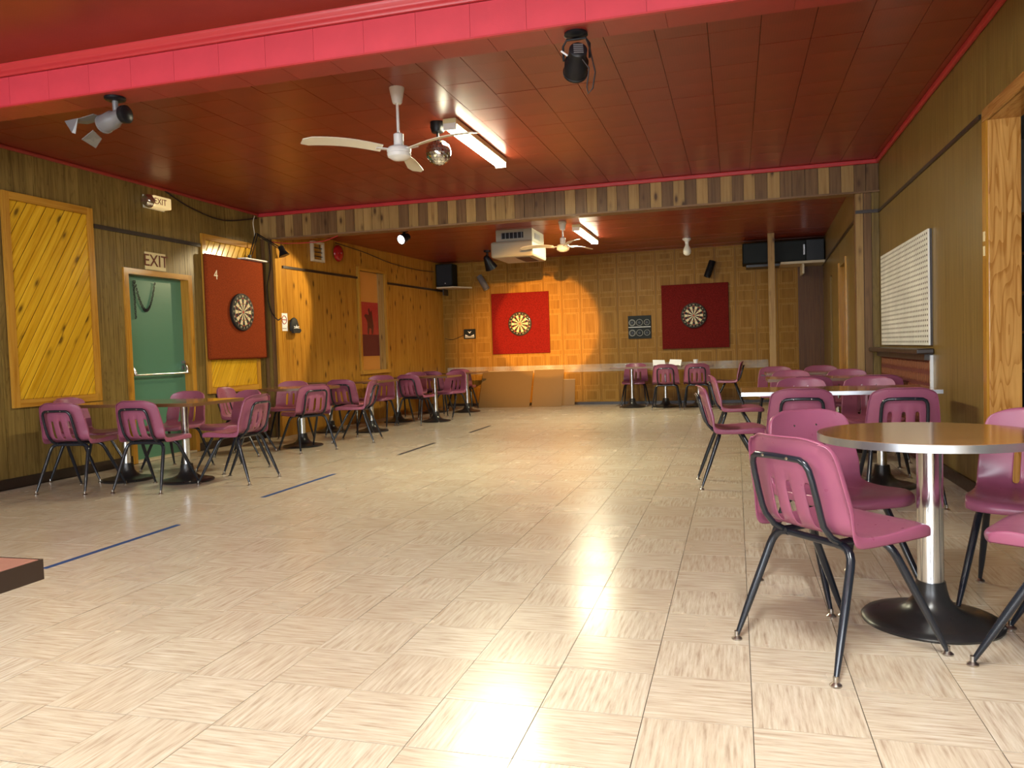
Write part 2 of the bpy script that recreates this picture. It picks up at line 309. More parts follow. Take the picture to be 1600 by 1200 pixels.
# ---- floor
floor = box('floor', (XL-0.2, 4.6, YF-0.2, YB+0.2, -0.1, -0.004), 'joint', kind='structure')
tm = MB(); h = TS/2-0.0012
tm.box(-h, h, -h, h, -0.004, 0.0)
for fi in range(6): tm.uv[fi] = [(-h, -h), (h, -h), (h, h), (-h, h)]
tile_me = tm.mesh('floor_tile', 'floor')
rest = MB(); cells = []
ox, oy = -0.584, 1.942
for i in range(-20, 15):
    for j in range(-20, 45):
        x, y = ox+(i+0.5)*TS, oy+(j+0.5)*TS
        if x < XL+0.1 or x > 4.4 or y < YF or y > YB: continue
        cells.append((math.hypot(x, y), in_view((x, y, 0), 60), i, j, x, y))
near = set((c[2], c[3]) for c in sorted([c for c in cells if c[1]])[:300])
for d, iv, i, j, x, y in cells:
    turn = (i+j) % 2
    dz = random.uniform(-0.0006, 0.0006)
    if (i, j) in near:
        o = ob('floor_tile', tile_me, floor, rot=(0, 0, PI/2*turn)); o.location = Vector((x, y, dz)) - floor.location
    else:
        u0, v0 = random.uniform(0, 60), random.uniform(0, 60)
        uv = [(u0-h, v0-h), (u0+h, v0-h), (u0+h, v0+h), (u0-h, v0+h)]
        if turn: uv = uv[1:]+uv[:1]
        rest.face([(x-h, y-h, dz), (x+h, y-h, dz), (x+h, y+h, dz), (x-h, y+h, dz)], uv)
o = part('distant_floor_tiles', rest, 'floor', floor, kind='stuff'); o.location = -floor.location
# ---- ceilings
ceil = box('ceiling', (XL-0.2, XR+0.2, 4.1, YH+0.15, ZC+0.012, ZC+0.2), 'joint', kind='structure')
CT = 0.315; cells = []
hx, hy = CT/2-0.002, CT/2-0.0012
cm = MB(); cm.box(-hx, hx, -hy, hy, 0, 0.012); ct_me = cm.mesh('ceiling_tile', 'red')
for i in range(-15, 12):
    for j in range(0, 18):
        x, y = -1.705+(i+0.5)*CT, 4.24+(j+0.5)*CT
        if x < XL-0.15 or x > XR+0.12 or y > YH+0.1: continue
        cells.append((-y if y < 4.95 else math.hypot(x, y), x, y))
vis = sorted(c for c in cells if c[0] > 0); hid = [c for c in cells if c[0] < 0]+vis[300:]
for d, x, y in vis[:300]:
    o = ob('ceiling_tile', ct_me, ceil); o.location = Vector((x, y, ZC+random.uniform(-0.001, 0.001)))-ceil.location
rest = MB()
for d, x, y in hid: rest.box(x-hx, x+hx, y-hy, y+hy, ZC, ZC+0.012)
o = part('more_ceiling_tiles', rest, 'red', ceil, kind='stuff'); o.location = -ceil.location
box('ceiling_front', (XL-0.2, 4.6, YF-0.2, 4.05, 2.95, 3.1), 'red', kind='structure')
cb = box('ceiling_back', (-6.2, 1.8, YH+0.12, YB+0.2, ZB+0.012, ZB+0.15), 'joint', kind='structure')
bm_ = MB(); bm_.box(-4.0, 4.0, -0.098, 0.098, 0, 0.012); cb_me = bm_.mesh('ceiling_board', 'red')
for k in range(27):
    o = ob('ceiling_board', cb_me, cb); o.location = Vector((-2.2, YH+0.22+k*0.2, ZB+random.uniform(-0.0015, 0.0015)))-cb.location
# ---- red beam across the ceiling
beam = box('trim_1', (XL, 4.4, 4.02, 4.22, 2.70, 2.98), 'soffit', kind='structure', label='red painted ceiling beam faced with perforated tiles')
bt = MB(); bt.box(-0.1515, 0.1515, -0.008, 0.008, -0.088, 0.088); bt_me = bt.mesh('beam_tile', 'beam')
for k in range(-16, 10):
    x = -1.607+(k+0.5)*0.3045
    if XL < x < 3: o = ob('beam_tile', bt_me, beam); o.location = Vector((x, 4.012, 2.79))-beam.location
m = MB()
m.prism([(0, 0), (0.028, 0.0), (0.036, 0.012), (0.03, 0.024), (0.034, 0.04), (0.05, 0.052), (0.052, 0.07), (0, 0.07)], lambda u, v, d: (d, 4.004-u*0.7, 2.88+v), XL, 3.0)
m.box(XL, 3.0, 3.997, 4.02, 2.694, 2.703)
o = part('crown_moulding', m, 'redtrim', beam, smooth=50); o.location = -beam.location
# soffit joints: thin soffit tiles
st_ = MB(); st_.box(-0.151, 0.151, -0.108, 0.108, -0.004, 0.0); st_me = st_.mesh('soffit_tile', 'soffit')
for k in range(-16, 10):
    x = -1.52+(k+0.5)*0.3045
    if XL < x < 3: o = ob('soffit_tile', st_me, beam); o.location = Vector((x, 4.112, 2.70))-beam.location
# ---- red moulding along header and side walls
box('trim_2', (XL, XR, YH-0.045, YH-0.005, ZC-0.045, ZC), 'redtrim', kind='structure', bevel=0.01)
box('trim_3', (XR-0.035, XR-0.002, 4.25, YH-0.05, ZC-0.045, ZC), 'redtrim', kind='structure', bevel=0.01)
box('trim_4', (XL+0.002, XL+0.03, 4.25, YH-0.05, ZC-0.035, ZC), 'soffit', kind='structure', bevel=0.01)
# ---- header of vertical cedar boards
head = box('wall_header', (XL, XR, YH+0.02, YH+0.16, 2.66, ZC+0.01), 'cedarB', kind='structure')
x = XL; k = 0
hb = {}
while x < XR-0.01:
    wd = random.choice((0.118, 0.124, 0.13, 0.136)); wd = min(wd, XR-x)
    if wd not in hb:
        q = MB(); q.box(-wd/2+0.0025, wd/2-0.0025, -0.009, 0.009, -0.165, 0.165); hb[wd] = q
    mat = random.choice(('cedarA', 'cedarB')) if random.random() < 0.35 else ('cedarA' if k % 2 else 'cedarB')
    o = ob('header_board', hb[wd].mesh('header_board', mat), head); o.location = Vector((x+wd/2, YH+0.011-random.uniform(0, 0.004), 2.832))-head.location
    x += wd; k += 1
box('trim_5', (XL+0.1, XR, YH-0.03, YH+0.16, 2.648, 2.668), 'cedarX', kind='structure')
# ---- left wall with planks
wl = box('wall_left', (XL-0.25, XL-0.012, YF-0.2, 6.90, -0.02, 3.1), 'wallL', kind='structure')
box('wall_left_far', (XL-0.25, XL-0.012, 7.90, YH+0.1, -0.02, 3.1), 'wallL', kind='structure')
box('wall_left_over_door', (XL-0.25, XL-0.012, 6.90, 7.90, 2.02, 3.1), 'wallL', kind='structure')
def planks(y0, y1, z0, z1, seed, parent=wl, ws=(0.10, 0.15, 0.2)):
    rd = random.Random(seed); y = y0
    while y < y1-0.005:
        wd = rd.choice(ws)
        if y+wd > y1-0.05: wd = y1-y
        q = MB(); q.box(-0.006, 0.006, -wd/2+0.0018, wd/2-0.0018, -(z1-z0)/2, (z1-z0)/2)
        o = part('wall_plank', q, 'wallL', parent); o.location = Vector((XL-0.006, y+wd/2, (z0+z1)/2))-parent.location
        y += wd
planks(4.3, 6.9, 0.0, 3.0, 1); planks(6.9, 7.9, 2.02, 3.0, 2); planks(7.9, YH, 0.0, 3.0, 3)
box('baseboard_left', (XL, XL+0.018, 4.3, 6.86, 0, 0.09), 'strip', kind='structure')
box('baseboard_left_far', (XL, XL+0.018, 7.94, YH, 0, 0.09), 'strip', kind='structure')
box('trim_6', (XL, XL+0.02, 6.5, 8.13, 2.415, 2.455), 'strip', kind='structure')
# diagonal pine panels
def clip_diag(y0, y1, z0, z1, slope, step, parent, tag):
    # boards run along direction (dy,dz)=(1,slope); clip band to the rectangle
    L_ = math.hypot(1, slope); ny, nz = -slope/L_, 1/L_     # normal
    def clip(poly, a, b, c):   # keep a*y+b*z<=c
        out = []
        for i in range(len(poly)):
            p, q = poly[i], poly[(i+1) % len(poly)]; dp = a*p[0]+b*p[1]-c; dq = a*q[0]+b*q[1]-c
            if dp <= 0: out.append(p)
            if (dp < 0 < dq) or (dq < 0 < dp): t = dp/(dp-dq); out.append((p[0]+t*(q[0]-p[0]), p[1]+t*(q[1]-p[1])))
        return out
    cs = [ny*a+nz*b for a in (y0, y1) for b in (z0, z1)]; c = min(cs)
    while c < max(cs):
        poly = [(y0, z0), (y1, z0), (y1, z1), (y0, z1)]
        poly = clip(poly, ny, nz, c+step-0.003); poly = clip(poly, -ny, -nz, -c)
        if len(poly) >= 3:
            # local frame: origin at centroid, local z along board
            cy = sum(p[0] for p in poly)/len(poly); cz = sum(p[1] for p in poly)/len(poly)
            ang = math.atan2(1, slope)   # rotate about x so that local z aligns with the board
            loc = [((p[0]-cy)*math.cos(ang)-(p[1]-cz)*math.sin(ang), (p[0]-cy)*math.sin(ang)+(p[1]-cz)*math.cos(ang)) for p in poly]
            q = MB(); q.prism(loc, lambda u, v, d: (d, u, v), 0, 0.012)
            # inverse rotation: y = u cos + v sin ; z = -u sin + v cos
            o = part('diagonal_board', q, 'diag', parent, rot=(-ang, 0, 0)); o.location = Vector((XL+0.004+random.uniform(0, .003), cy, cz))-parent.location; bv = o.modifiers.new('bevel', 'BEVEL'); bv.width = 0.007; bv.segments = 1
        c += step
def framed(y0, y1, z0, z1, label, slope, step, fw=0.07):
    t = thing('pine_panel', label, 'wall panel', (XL, (y0+y1)/2, z0))
    bk = box('backing', (XL+0.001, XL+0.004, y0, y1, z0, z1), 'strip', t)
    clip_diag(y0+fw, y1-fw, z0+fw, z1-fw, slope, step, t, '')
    for a, b in ((y0, y0+fw), (y1-fw, y1)): box('frame_stile', (XL+0.002, XL+0.03, a, b, z0, z1), 'frame', t)
    for a, b in ((z0, z0+fw), (z1-fw, z1)): box('frame_rail', (XL+0.002, XL+0.03, y0+fw, y1-fw, a, b), 'framex', t)
    return t
framed(5.47, 6.48, 0.70, 2.60, 'tall yellow pine panel of diagonal boards left of the green door', 1.62, 0.088)
framed(8.14, 9.24, 0.66, 2.58, 'yellow pine panel of diagonal boards behind the rust dartboard backing', 1.62, 0.088)
# green exit door in its frame
d = box('door_1', (XL-0.13, XL-0.085, 6.93, 7.87, 0.01, 2.0), 'green', kind='structure', label='green door with steel push bar and hanging chain', bevel=0.003)
for a, b in ((6.865, 6.93), (7.87, 7.935)): box('door_frame', (XL-0.2, XL+0.022, a, b, 0, 2.06), 'frame', d)
box('door_frame', (XL-0.2, XL+0.022, 6.93, 7.87, 2.0, 2.06), 'framex', d)
box('threshold', (XL-0.2, XL+0.03, 6.93, 7.87, 0.0, 0.02), 'shelfw', d)
m = MB(); zb = 0.93
m.tube([(XL-0.085, 6.97, zb+0.09), (XL-0.04, 6.97, zb+0.1), (XL-0.012, 6.98, zb+0.05), (XL-0.005, 6.99, zb)], 0.018)
m.tube([(XL-0.085, 7.82, zb+0.09), (XL-0.04, 7.82, zb+0.1), (XL-0.012, 7.81, zb+0.05), (XL-0.005, 7.80, zb)], 0.018)
m.tube([(XL-0.005, 6.975, zb), (XL-0.005, 7.82, zb)], 0.012)
o = part('push_bar', m, 'chrome', d, smooth=40); o.location = -d.location
for yy in (6.95, 7.845): 
    q = box('bar_bracket', (XL-0.085, XL-0.07, yy-0.03, yy+0.03, zb+0.04, zb+0.14), 'grey', d)
m = MB()
def chain(p0, p1, sag, n):
    for k in range(n):
        t = k/(n-1); p = Vector(p0).lerp(Vector(p1), t); p.z -= sag*4*t*(1-t)
        pts = [p+Vector((0.006*math.sin(a)*(k % 2), 0.009*math.cos(a), 0.016*math.sin(a))) for a in [2*PI*i/8 for i in range(9)]]
        m.tube(pts, 0.0035, 5, False)
chain((XL-0.07, 7.12, 1.93), (XL-0.07, 7.42, 1.93), 0.30, 30); chain((XL-0.07, 7.10, 1.93), (XL-0.07, 7.11, 1.55), 0, 16)
part('door_chain', m, 'blackm', None, label='dark chain looped from the top of the green door', category='chain')
# ---- column at the left end of the header
pw = 0.055
col = box('wall_return_left', (XL-0.2, -5.90, YH+0.02, YH+0.12, 0, 2.66), 'cedarB', kind='structure')
for k in range(4):
    q = MB(); q.box(-0.026, 0.026, -0.008, 0.008, -1.325, 1.325); o = part('column_board', q, ['cedarB', 'wallL'][k % 2], col); o.location = Vector((XL+0.03+k*0.055, YH+0.012, 1.33))-col.location
box('trim_7', (-5.93, -5.895, YH-0.02, YH+0.12, 0, 2.66), 'frame', kind='structure')
# ---- back room left wall: knotty pine boards on a slightly skewed wall
bl = thing('wall_back_left', '', '', (-5.90, YH+0.1, 0)); del bl['label']; del bl['category']; bl['kind'] = 'structure'
ang = math.atan2(-(-5.55+5.90), YB-YH-0.1); bl.rotation_euler = (0, 0, ang)
LW = math.hypot(0.35, YB-YH-0.1)
WY0, WY1, WZ0, WZ1 = 2.05, 2.88, 0.82, 2.42     # opening along the wall
m = MB()
for a, b, c_, d_ in ((0, WY0, 0, ZB+.05), (WY1, LW+.2, 0, ZB+.05), (WY0, WY1, 0, WZ0), (WY0, WY1, WZ1, ZB+.05)): m.box(-0.2, -0.014, a, b, c_, d_)
part('wall_core', m, 'strip', bl)
y = 0
while y < LW:
    wd = random.choice((0.115, 0.13, 0.14)); y2 = min(y+wd, LW)
    segs = [(0, ZB)]
    if y < WY1 and y2 > WY0: segs = [(0, WZ0), (WZ1, ZB)]
    for a, b in segs:
        q = MB(); q.box(-0.007, 0.007, -(y2-y)/2+0.002, (y2-y)/2-0.002, -(b-a)/2, (b-a)/2)
        part('pine_board', q, 'pine', bl, loc=(-0.007+random.uniform(-.001, .001), (y+y2)/2, (a+b)/2))
    y = y2
def lbox(name, parent, b, mat, **t):
    q = MB(); q.box(*b); return part(name, q, mat, parent, **t)
lbox('wall_rail', bl, (0, 0.018, 0.05, WY0-0.06, 2.28, 2.315), 'strip'); lbox('wall_rail', bl, (0, 0.018, WY1+0.06, LW, 2.26, 2.295), 'strip')
# framed opening with a red poster behind
wn = thing('window_1', '', '', (-5.90, YH+0.1, 0), ang); del wn['label']; del wn['category']; wn['kind'] = 'structure'
for b in ((-0.16, 0.03, WY0-0.055, WY0, WZ0-0.06, WZ1+0.06), (-0.16, 0.03, WY1, WY1+0.055, WZ0-0.06, WZ1+0.06)): lbox('window_frame', wn, b, 'frame')
for b in ((-0.16, 0.03, WY0, WY1, WZ1, WZ1+0.06), (-0.16, 0.05, WY0-0.05, WY1+0.05, WZ0-0.06, WZ0)): lbox('window_frame', wn, b, 'framex')
lbox('backing_pane', wn, (-0.045, -0.038, WY0, WY1, WZ0, WZ1), 'orange')
lbox('curtain_strip', wn, (-0.038, -0.015, WY1-0.17, WY1, WZ0, WZ1), 'cedarA')
ps = thing('poster', 'red poster with a dark horse and rider figure in the framed recess', 'poster', wn.location, ang)
lbox('poster_sheet', ps, (-0.037, -0.034, WY0+0.01, WY1-0.18, 1.05, 1.93), 'redposter')
m = MB()
fig = [(0.30,1.42),(0.34,1.40),(0.36,1.50),(0.42,1.50),(0.44,1.40),(0.48,1.42),(0.50,1.55),(0.47,1.70),(0.45,1.80),(0.41,1.76),(0.38,1.84),(0.34,1.80),(0.35,1.72),(0.26,1.74),(0.20,1.70),(0.27,1.66),(0.31,1.60)]
m.prism([(WY0+u-0.02, v) for u, v in fig], lambda u, v, d: (d, u, v), -0.034, -0.032); part('figure', m, 'darkposter', ps)
lbox('lower_band', ps, (-0.034, -0.0325, WY0+0.01, WY1-0.18, 1.05, 1.40), 'burg')
# ---- back wall panels
wb = box('wall_back', (-6.2, 2.2, YB+0.012, YB+0.2, -0.02, 3.0), 'strip', kind='structure')
PWD = 0.352
def back_panel(w):
    q = MB(); q.box(-w/2+0.002, w/2-0.002, -0.006, 0.006, 0, ZB)
    zs = [(0.05, 0.30, 2), (0.34, 0.62, 1), (0.66, 0.98, 2), (1.02, 1.26, 1), (1.30, 1.76, 2), (1.80, 2.02, 1), (2.06, 2.36, 2), (2.40, 2.56, 1), (2.60, 2.78, 2)]
    for a, b, n in zs:
        for k in range(n):
            i = 0.035+0.035*k; t = 0.006; y = -0.0085
            x0, x1, z0, z1 = -w/2+i, w/2-i, a+i*0.55, b-i*0.55
            if x1-x0 < 0.05 or z1-z0 < 0.05: continue
            q.cur = 2
            for bx in ((x0, x1, z0, z0+t), (x0, x1, z1-t, z1), (x0, x0+t, z0+t, z1-t), (x1-t, x1, z0+t, z1-t)): q.box(bx[0], bx[1], y, -0.006, bx[2], bx[3])
            if k == n-1: q.cur = 1; q.box(x0+t, x1-t, -0.007, -0.006, z0+t, z1-t)
            q.cur = 0
    return q.mesh('wall_panel', ['backp', 'backp2', 'backl'])
bp_me = back_panel(PWD); x = -5.62
while x < 0.75:
    o = ob('wall_panel', bp_me, wb); o.location = Vector((x+PWD/2, YB+0.004, 0))-wb.location; x += PWD
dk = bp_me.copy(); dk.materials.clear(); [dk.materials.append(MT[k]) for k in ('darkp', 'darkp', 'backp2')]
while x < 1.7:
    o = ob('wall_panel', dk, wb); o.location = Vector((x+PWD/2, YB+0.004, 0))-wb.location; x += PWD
box('baseboard_back', (-5.6, 1.6, YB-0.016, YB-0.004, 0, 0.05), 'strip', kind='structure')
# clear plastic guard strip along the back wall
part_ = box('wall_guard', (-5.5, 0.55, YB-0.014, YB-0.01, 0.62, 0.76), 'clear', label='clear plastic guard strip along the back wall at chair height', category='wall guard')
# ---- right side of the back room
br = thing('wall_back_right', '', '', (1.30, YH+0.1, 0)); del br['label']; del br['category']; br['kind'] = 'structure'
ang2 = math.atan2(-(1.48-1.30), YB-YH-0.1); br.rotation_euler = (0, 0, ang2); LR = YB-YH-0.05
for a, b, mt_ in ((0.0, 1.15, 'wallR'), (1.15, 2.1, 'darkp'), (2.1, 3.4, 'wallR'), (3.4, 3.75, 'redfelt'), (3.75, LR, 'wallR')):
    zt = 2.05 if mt_ in ('darkp', 'redfelt') else ZB+.05
    lbox('wall_panel', br, (0.0 if zt > 2.1 else 0.06, 0.2, a+0.002, b-0.002, 0, zt), mt_)
    if zt < 2.1: lbox('wall_panel', br, (0.0, 0.2, a+.002, b-.002, zt, ZB+.05), 'wallR')
for yy in (1.12, 2.07): lbox('door_casing', br, (-0.02, 0.06, yy, yy+0.06, 0, 2.1), 'frame')
lbox('wall_rail', br, (-0.016, 0, 0.05, LR, 2.36, 2.395), 'strip')
pil = box('wall_return_right', (1.28, XR+0.2, YH+0.02, YH+0.14, 0, 2.66), 'cedarB', kind='structure')
for k in range(3):
    q = MB(); q.box(-0.036, 0.036, -0.009, 0.009, -1.325, 1.325); o = part('column_board', q, ['cedarA', 'cedarB', 'wallL'][k], pil); o.location = Vector((1.32+k*0.08, YH+0.011, 1.325))-pil.location
box('trim_8', (1.28, XR, YH-0.012, YH+0.001, 2.43, 2.465), 'strip', kind='structure')
# post near the back wall
p = thing('timber_post', 'knotty timber post standing in front of the long black loudspeaker', 'post', (0.575, 13.5, 0))
lbox('post_shaft', p, (-0.05, 0.05, -0.05, 0.05, 0.02, ZB), 'cedarA'); lbox('post_foot', p, (-0.06, 0.06, -0.06, 0.06, 0, 0.02), 'strip')
# ---- right wall, pegboard side
wr = box('wall_right', (XR+0.012, XR+0.16, 5.60, YH+0.1, -0.02, 3.1), 'strip', kind='structure')
y = 5.60
while y < YH:
    wd = random.choice((0.2, 0.31, 0.41)); y2 = min(y+wd, YH+0.02)
    q = MB(); q.box(-0.006, 0.006, -(y2-y)/2+0.0008, (y2-y)/2-0.0008, -1.5, 1.5)
    o = part('wall_panel', q, 'wallR', wr); o.location = Vector((XR+0.006, (y+y2)/2, 1.5))-wr.location; y = y2
wo = box('wall_right_over_opening', (XR+0.012, XR+0.16, 1.0, 5.60, 2.42, 3.1), 'wallR', kind='structure')
y = 1.0
while y < 5.6:
    y2 = min(y+0.41, 5.6); q = MB(); q.box(-0.006, 0.006, -(y2-y)/2+0.0008, (y2-y)/2-0.0008, -0.29, 0.29)
    o = part('wall_panel', q, 'wallR', wo); o.location = Vector((XR+0.006, (y+y2)/2, 2.71))-wo.location; y = y2
box('wall_right_near', (XR, XR+0.16, YF-0.2, 1.0, -0.02, 3.1), 'wallR', kind='structure')
box('trim_9', (XR-0.014, XR, 5.70, YH, 2.43, 2.46), 'strip', kind='structure')
box('baseboard_right', (XR-0.016, XR, 5.62, 7.0, 0, 0.09), 'strip', kind='structure')
# oak lining of the opening
jb = box('trim_10', (XR-0.005, XR+0.175, 5.545, 5.60, 0, 2.40), 'oak', kind='structure', label='oak lined jamb of the opening to the bar', bevel=0.004)
box('casing', (XR-0.018, XR, 5.55, 5.625, 0, 2.43), 'frame', jb)
box('trim_11', (XR-0.005, XR+0.175, 1.0, 5.545, 2.385, 2.42), 'oaky', kind='structure')
box('trim_12', (XR-0.022, XR, 1.0, 5.6, 2.385, 2.46), 'oaky', kind='structure')
# hinges
for k in range(2):
    box('hinge', (XR-0.022, XR-0.012, 5.575, 5.60, 1.56+k*0.09, 1.62+k*0.09), 'cream', jb)
# pegboard
t = thing('pegboard', 'white pegboard with rows of holes on the right wall above the dark ledge', 'pegboard', (XR, 8.1, 1.0))
lbox('board_sheet', t, (-0.03, -0.018, -1.07, 1.07, 0.0, 0.93), 'peg')
lbox('batten', t, (-0.018, -0.001, -1.07, -1.03, 0.0, 0.93), 'strip'); lbox('batten', t, (-0.018, -0.001, 1.03, 1.07, 0.0, 0.93), 'strip')
m = MB()
for i in range(33):
    for j in range(21):
        yy, zz = -1.03+i*0.0645, 0.03+j*0.0434; r = 0.0105
        m.face([(-0.0306, yy+1.5*r*math.cos(-a), zz+r*math.sin(-a)) for a in [2*PI*k/7 for k in range(7)]])
part('peg_holes', m, 'hole', t, kind='stuff')
# ledge with upholstered front below it
t = thing('wall_ledge', 'dark wooden ledge on the right wall below the pegboard', 'ledge', (XR, 8.15, 0.93))
q = lbox('ledge_board', t, (-0.13, 0, -1.17, 1.2, 0.0, 0.045), 'strip'); bv = q.modifiers.new('b', 'BEVEL'); bv.width = 0.01; bv.segments = 2
lbox('ledge_apron', t, (-0.06, 0, -1.1, 1.12, -0.05, 0.0), 'strip')
t = thing('bench_front', 'burgundy and tan patterned bench front under the dark ledge', 'bench front', (XR, 8.15, 0))
lbox('carcass', t, (-0.015, 0, -1.1, 1.14, 0, 0.88), 'burg')
m = MB()
for r in range(8):
    for k in range(31):
        yy = -1.06+k*0.072; zz = 0.07+r*0.103
        m.prism([(yy, zz), (yy+0.022, zz+0.018), (yy+0.022, zz+0.06), (yy, zz+0.078), (yy-0.022, zz+0.06), (yy-0.022, zz+0.018)], lambda u, v, d: (d, u, v), -0.018, -0.014)
part('woven_lozenges', m, 'weave', t, kind='stuff')
lbox('metal_edge', t, (-0.022, 0, -1.125, -1.1, 0, 0.92), 'steelw'); 
# ---- front wall behind the camera with windows
wf = thing('wall_front', '', '', (0, YF, 0)); del wf['label']; del wf['category']; wf['kind'] = 'structure'
m = MB(); xs = [XL, -5.45, -3.75, -2.85, -1.15, -0.35, 1.35, 4.5]
for k in range(0, len(xs)-1):
    if k % 2 == 0: m.box(xs[k], xs[k+1], -0.15, 0, 0, 3.1)
    else: m.box(xs[k], xs[k+1], -0.15, 0, 0, 0.9); m.box(xs[k], xs[k+1], -0.15, 0, 2.4, 3.1)
part('wall_core', m, 'wallplain', wf)
for n_, k in enumerate((1, 3, 5)):
    for b in ((xs[k], xs[k]+0.06, -0.1, 0.02, 0.9, 2.4), (xs[k+1]-0.06, xs[k+1], -0.1, 0.02, 0.9, 2.4), (xs[k], xs[k+1], -0.1, 0.02, 0.9, 0.96), (xs[k], xs[k+1], -0.1, 0.02, 2.34, 2.4)): lbox('window_frame', wf, b, 'frame')
# ---- bar room beyond the opening
box('wall_bar_far', (XR+0.16, 4.6, 8.6, 8.75, 0, 3.1), 'barwall', kind='structure')
box('wall_bar_side', (4.45, 4.6, YF, 8.6, 0, 3.1), 'barwall', kind='structure')
box('ceiling_bar', (XR+0.16, 4.6, 4.05, 8.75, 2.9, 3.1), 'barwall', kind='structure')
t = thing('bar_shelf', 'dark back-bar shelving seen through the opening at the right edge', 'shelves', (2.9, 8.4, 0))
lbox('cabinet_back', t, (-1.2, 1.5, 0.15, 0.19, 0, 2.2), 'blackm')
for k in range(6): lbox('shelf_board', t, (-1.2, 1.5, -0.12, 0.15, 0.35+k*0.36, 0.375+k*0.36), 'darkp')
for k in range(2): lbox('shelf_side', t, (-1.22+k*2.7, -1.2+k*2.7, -0.12, 0.19, 0, 2.2), 'darkp')
bq = MB(); bq.lathe([(0.036, 0), (0.038, 0.01), (0.038, 0.17), (0.015, 0.22), (0.013, 0.28), (0.015, 0.285)], 14)
bms = {k: bq.mesh('bottle_body', k, 40) for k in ('glassg', 'glassb', 'glassc')}
rown = ['lowest', 'second lowest', 'middle', 'second highest', 'highest']
for r in range(5):
    for k, (kk, cn) in enumerate((('glassg', 'green'), ('glassc', 'pale'), ('glassb', 'brown'))):
        ob('bottle', bms[kk], None, (1.80+k*0.17+random.uniform(-.02, .02), 8.36, 0.3752+r*0.36), label=cn+' bottle on the '+rown[r]+' back-bar shelf', category='bottle', group='bottles on the back-bar shelves')
# ---- tape marks on the floor
def tape(y0, y1, mat, lab, x0=-3.52): 
    box('floor_tape', (x0-0.02, x0+0.02, y0, y1, 0.0008, 0.0016), mat, label=lab, category='tape')
tape(3.28, 4.33, 'blue', 'nearest blue tape line on the floor, by the brown table corner')
tape(5.28, 6.42, 'blue', 'blue tape line on the floor beside the chairs by the green door')
tape(7.7, 8.75, 'darktape', 'dark tape line on the floor near the middle of the hall', -3.46)
tape(9.85, 10.75, 'darktape', 'farthest dark tape line on the floor towards the cardboard sheets', -3.40)

# ------------------------------------------------------------------ chair
def shell_mesh():
    prof = [(0.243, 0.396), (0.247, 0.407), (0.247, 0.420), (0.238, 0.431), (0.21, 0.438), (0.16, 0.437), (0.10, 0.431), (0.03, 0.425), (-0.04, 0.421), (-0.10, 0.424), (-0.14, 0.434), (-0.168, 0.453), (-0.186, 0.483), (-0.197, 0.52), (-0.208, 0.56), (-0.218, 0.60), (-0.227, 0.64), (-0.236, 0.68), (-0.244, 0.712), (-0.250, 0.735), (-0.254, 0.750), (-0.262, 0.757), (-0.274, 0.756)]
    wid = [0.178, 0.186, 0.192, 0.198, 0.204, 0.209, 0.212, 0.215, 0.217, 0.218, 0.219, 0.22, 0.219, 0.217, 0.213, 0.209, 0.204, 0.198, 0.191, 0.182, 0.168, 0.156, 0.153]
    us = [-1.0, -1.0, -0.985, -0.93, -0.8, -0.62, -0.48, -0.43, -0.37, -0.32, -0.26, -0.18, -0.10, -0.055, 0, 0.055, 0.10, 0.18, 0.26, 0.32, 0.37, 0.43, 0.48, 0.62, 0.8, 0.93, 0.985, 1.0, 1.0]
    V = []; F = []; n = len(us)
    for k, ((y, z), w_) in enumerate(zip(prof, wid)):
        back = max(0.0, min(1.0, (z-0.432)/0.075)) if y < -0.1 else 0.0
        for i, u in enumerate(us):
            a = abs(u); x = u*w_; yy, zz = y, z
            yy += back*0.045*u*u
            zz += (1-back)*0.012*u*u*(1 if y < 0.15 else max(0, (0.24-y)/0.09))
            if y > 0.1: yy -= 0.030*max(0, a-0.55)**2/0.2*(y-0.1)/0.14          # rounded front corners
            if z > 0.70: zz -= 0.020*max(0, a-0.5)**2/0.25*(z-0.70)/0.057      # rounded top corners
            if i in (0, n-1): yy -= 0.020*back; zz = back*zz+(1-back)*min(zz, 0.402)      # turned-down rim
            if 12 <= k <= 15 and 0.09 <= a <= 0.27: yy -= 0.006
            V.append((x, yy, zz))
    for k in range(len(prof)-1):
        for i in range(n-1):
            um = (us[i]+us[i+1])/2
            if 11 <= k <= 14 and any(abs(um-c) < 0.058 for c in (-0.37, 0, 0.37)): continue
            F.append((k*n+i, k*n+i+1, (k+1)*n+i+1, (k+1)*n+i))
    me = bpy.data.meshes.new('seat_shell'); me.from_pydata(V, [], F); me.materials.append(MT['plum'])
    me.polygons.foreach_set('use_smooth', [True]*len(F)); me.update()
    t = bpy.data.objects.new('tmp', me); C.objects.link(t)
    s = t.modifiers.new('s', 'SOLIDIFY'); s.thickness = 0.006; s.offset = 0
    d = t.modifiers.new('d', 'SUBSURF'); d.levels = 1; d.render_levels = 1
    bpy.context.view_layer.update()
    r = bpy.data.meshes.new_from_object(t.evaluated_get(bpy.context.evaluated_depsgraph_get())); bpy.data.objects.remove(t)
    r.name = 'seat_shell'; return r
def arc(p, c, n=5):     # quadratic corner through p[0], corner, p[2]
    a, b, e = map(Vector, p); return [(1-t)**2*a+2*t*(1-t)*b+t*t*e for t in [k/n for k in range(n+1)]]
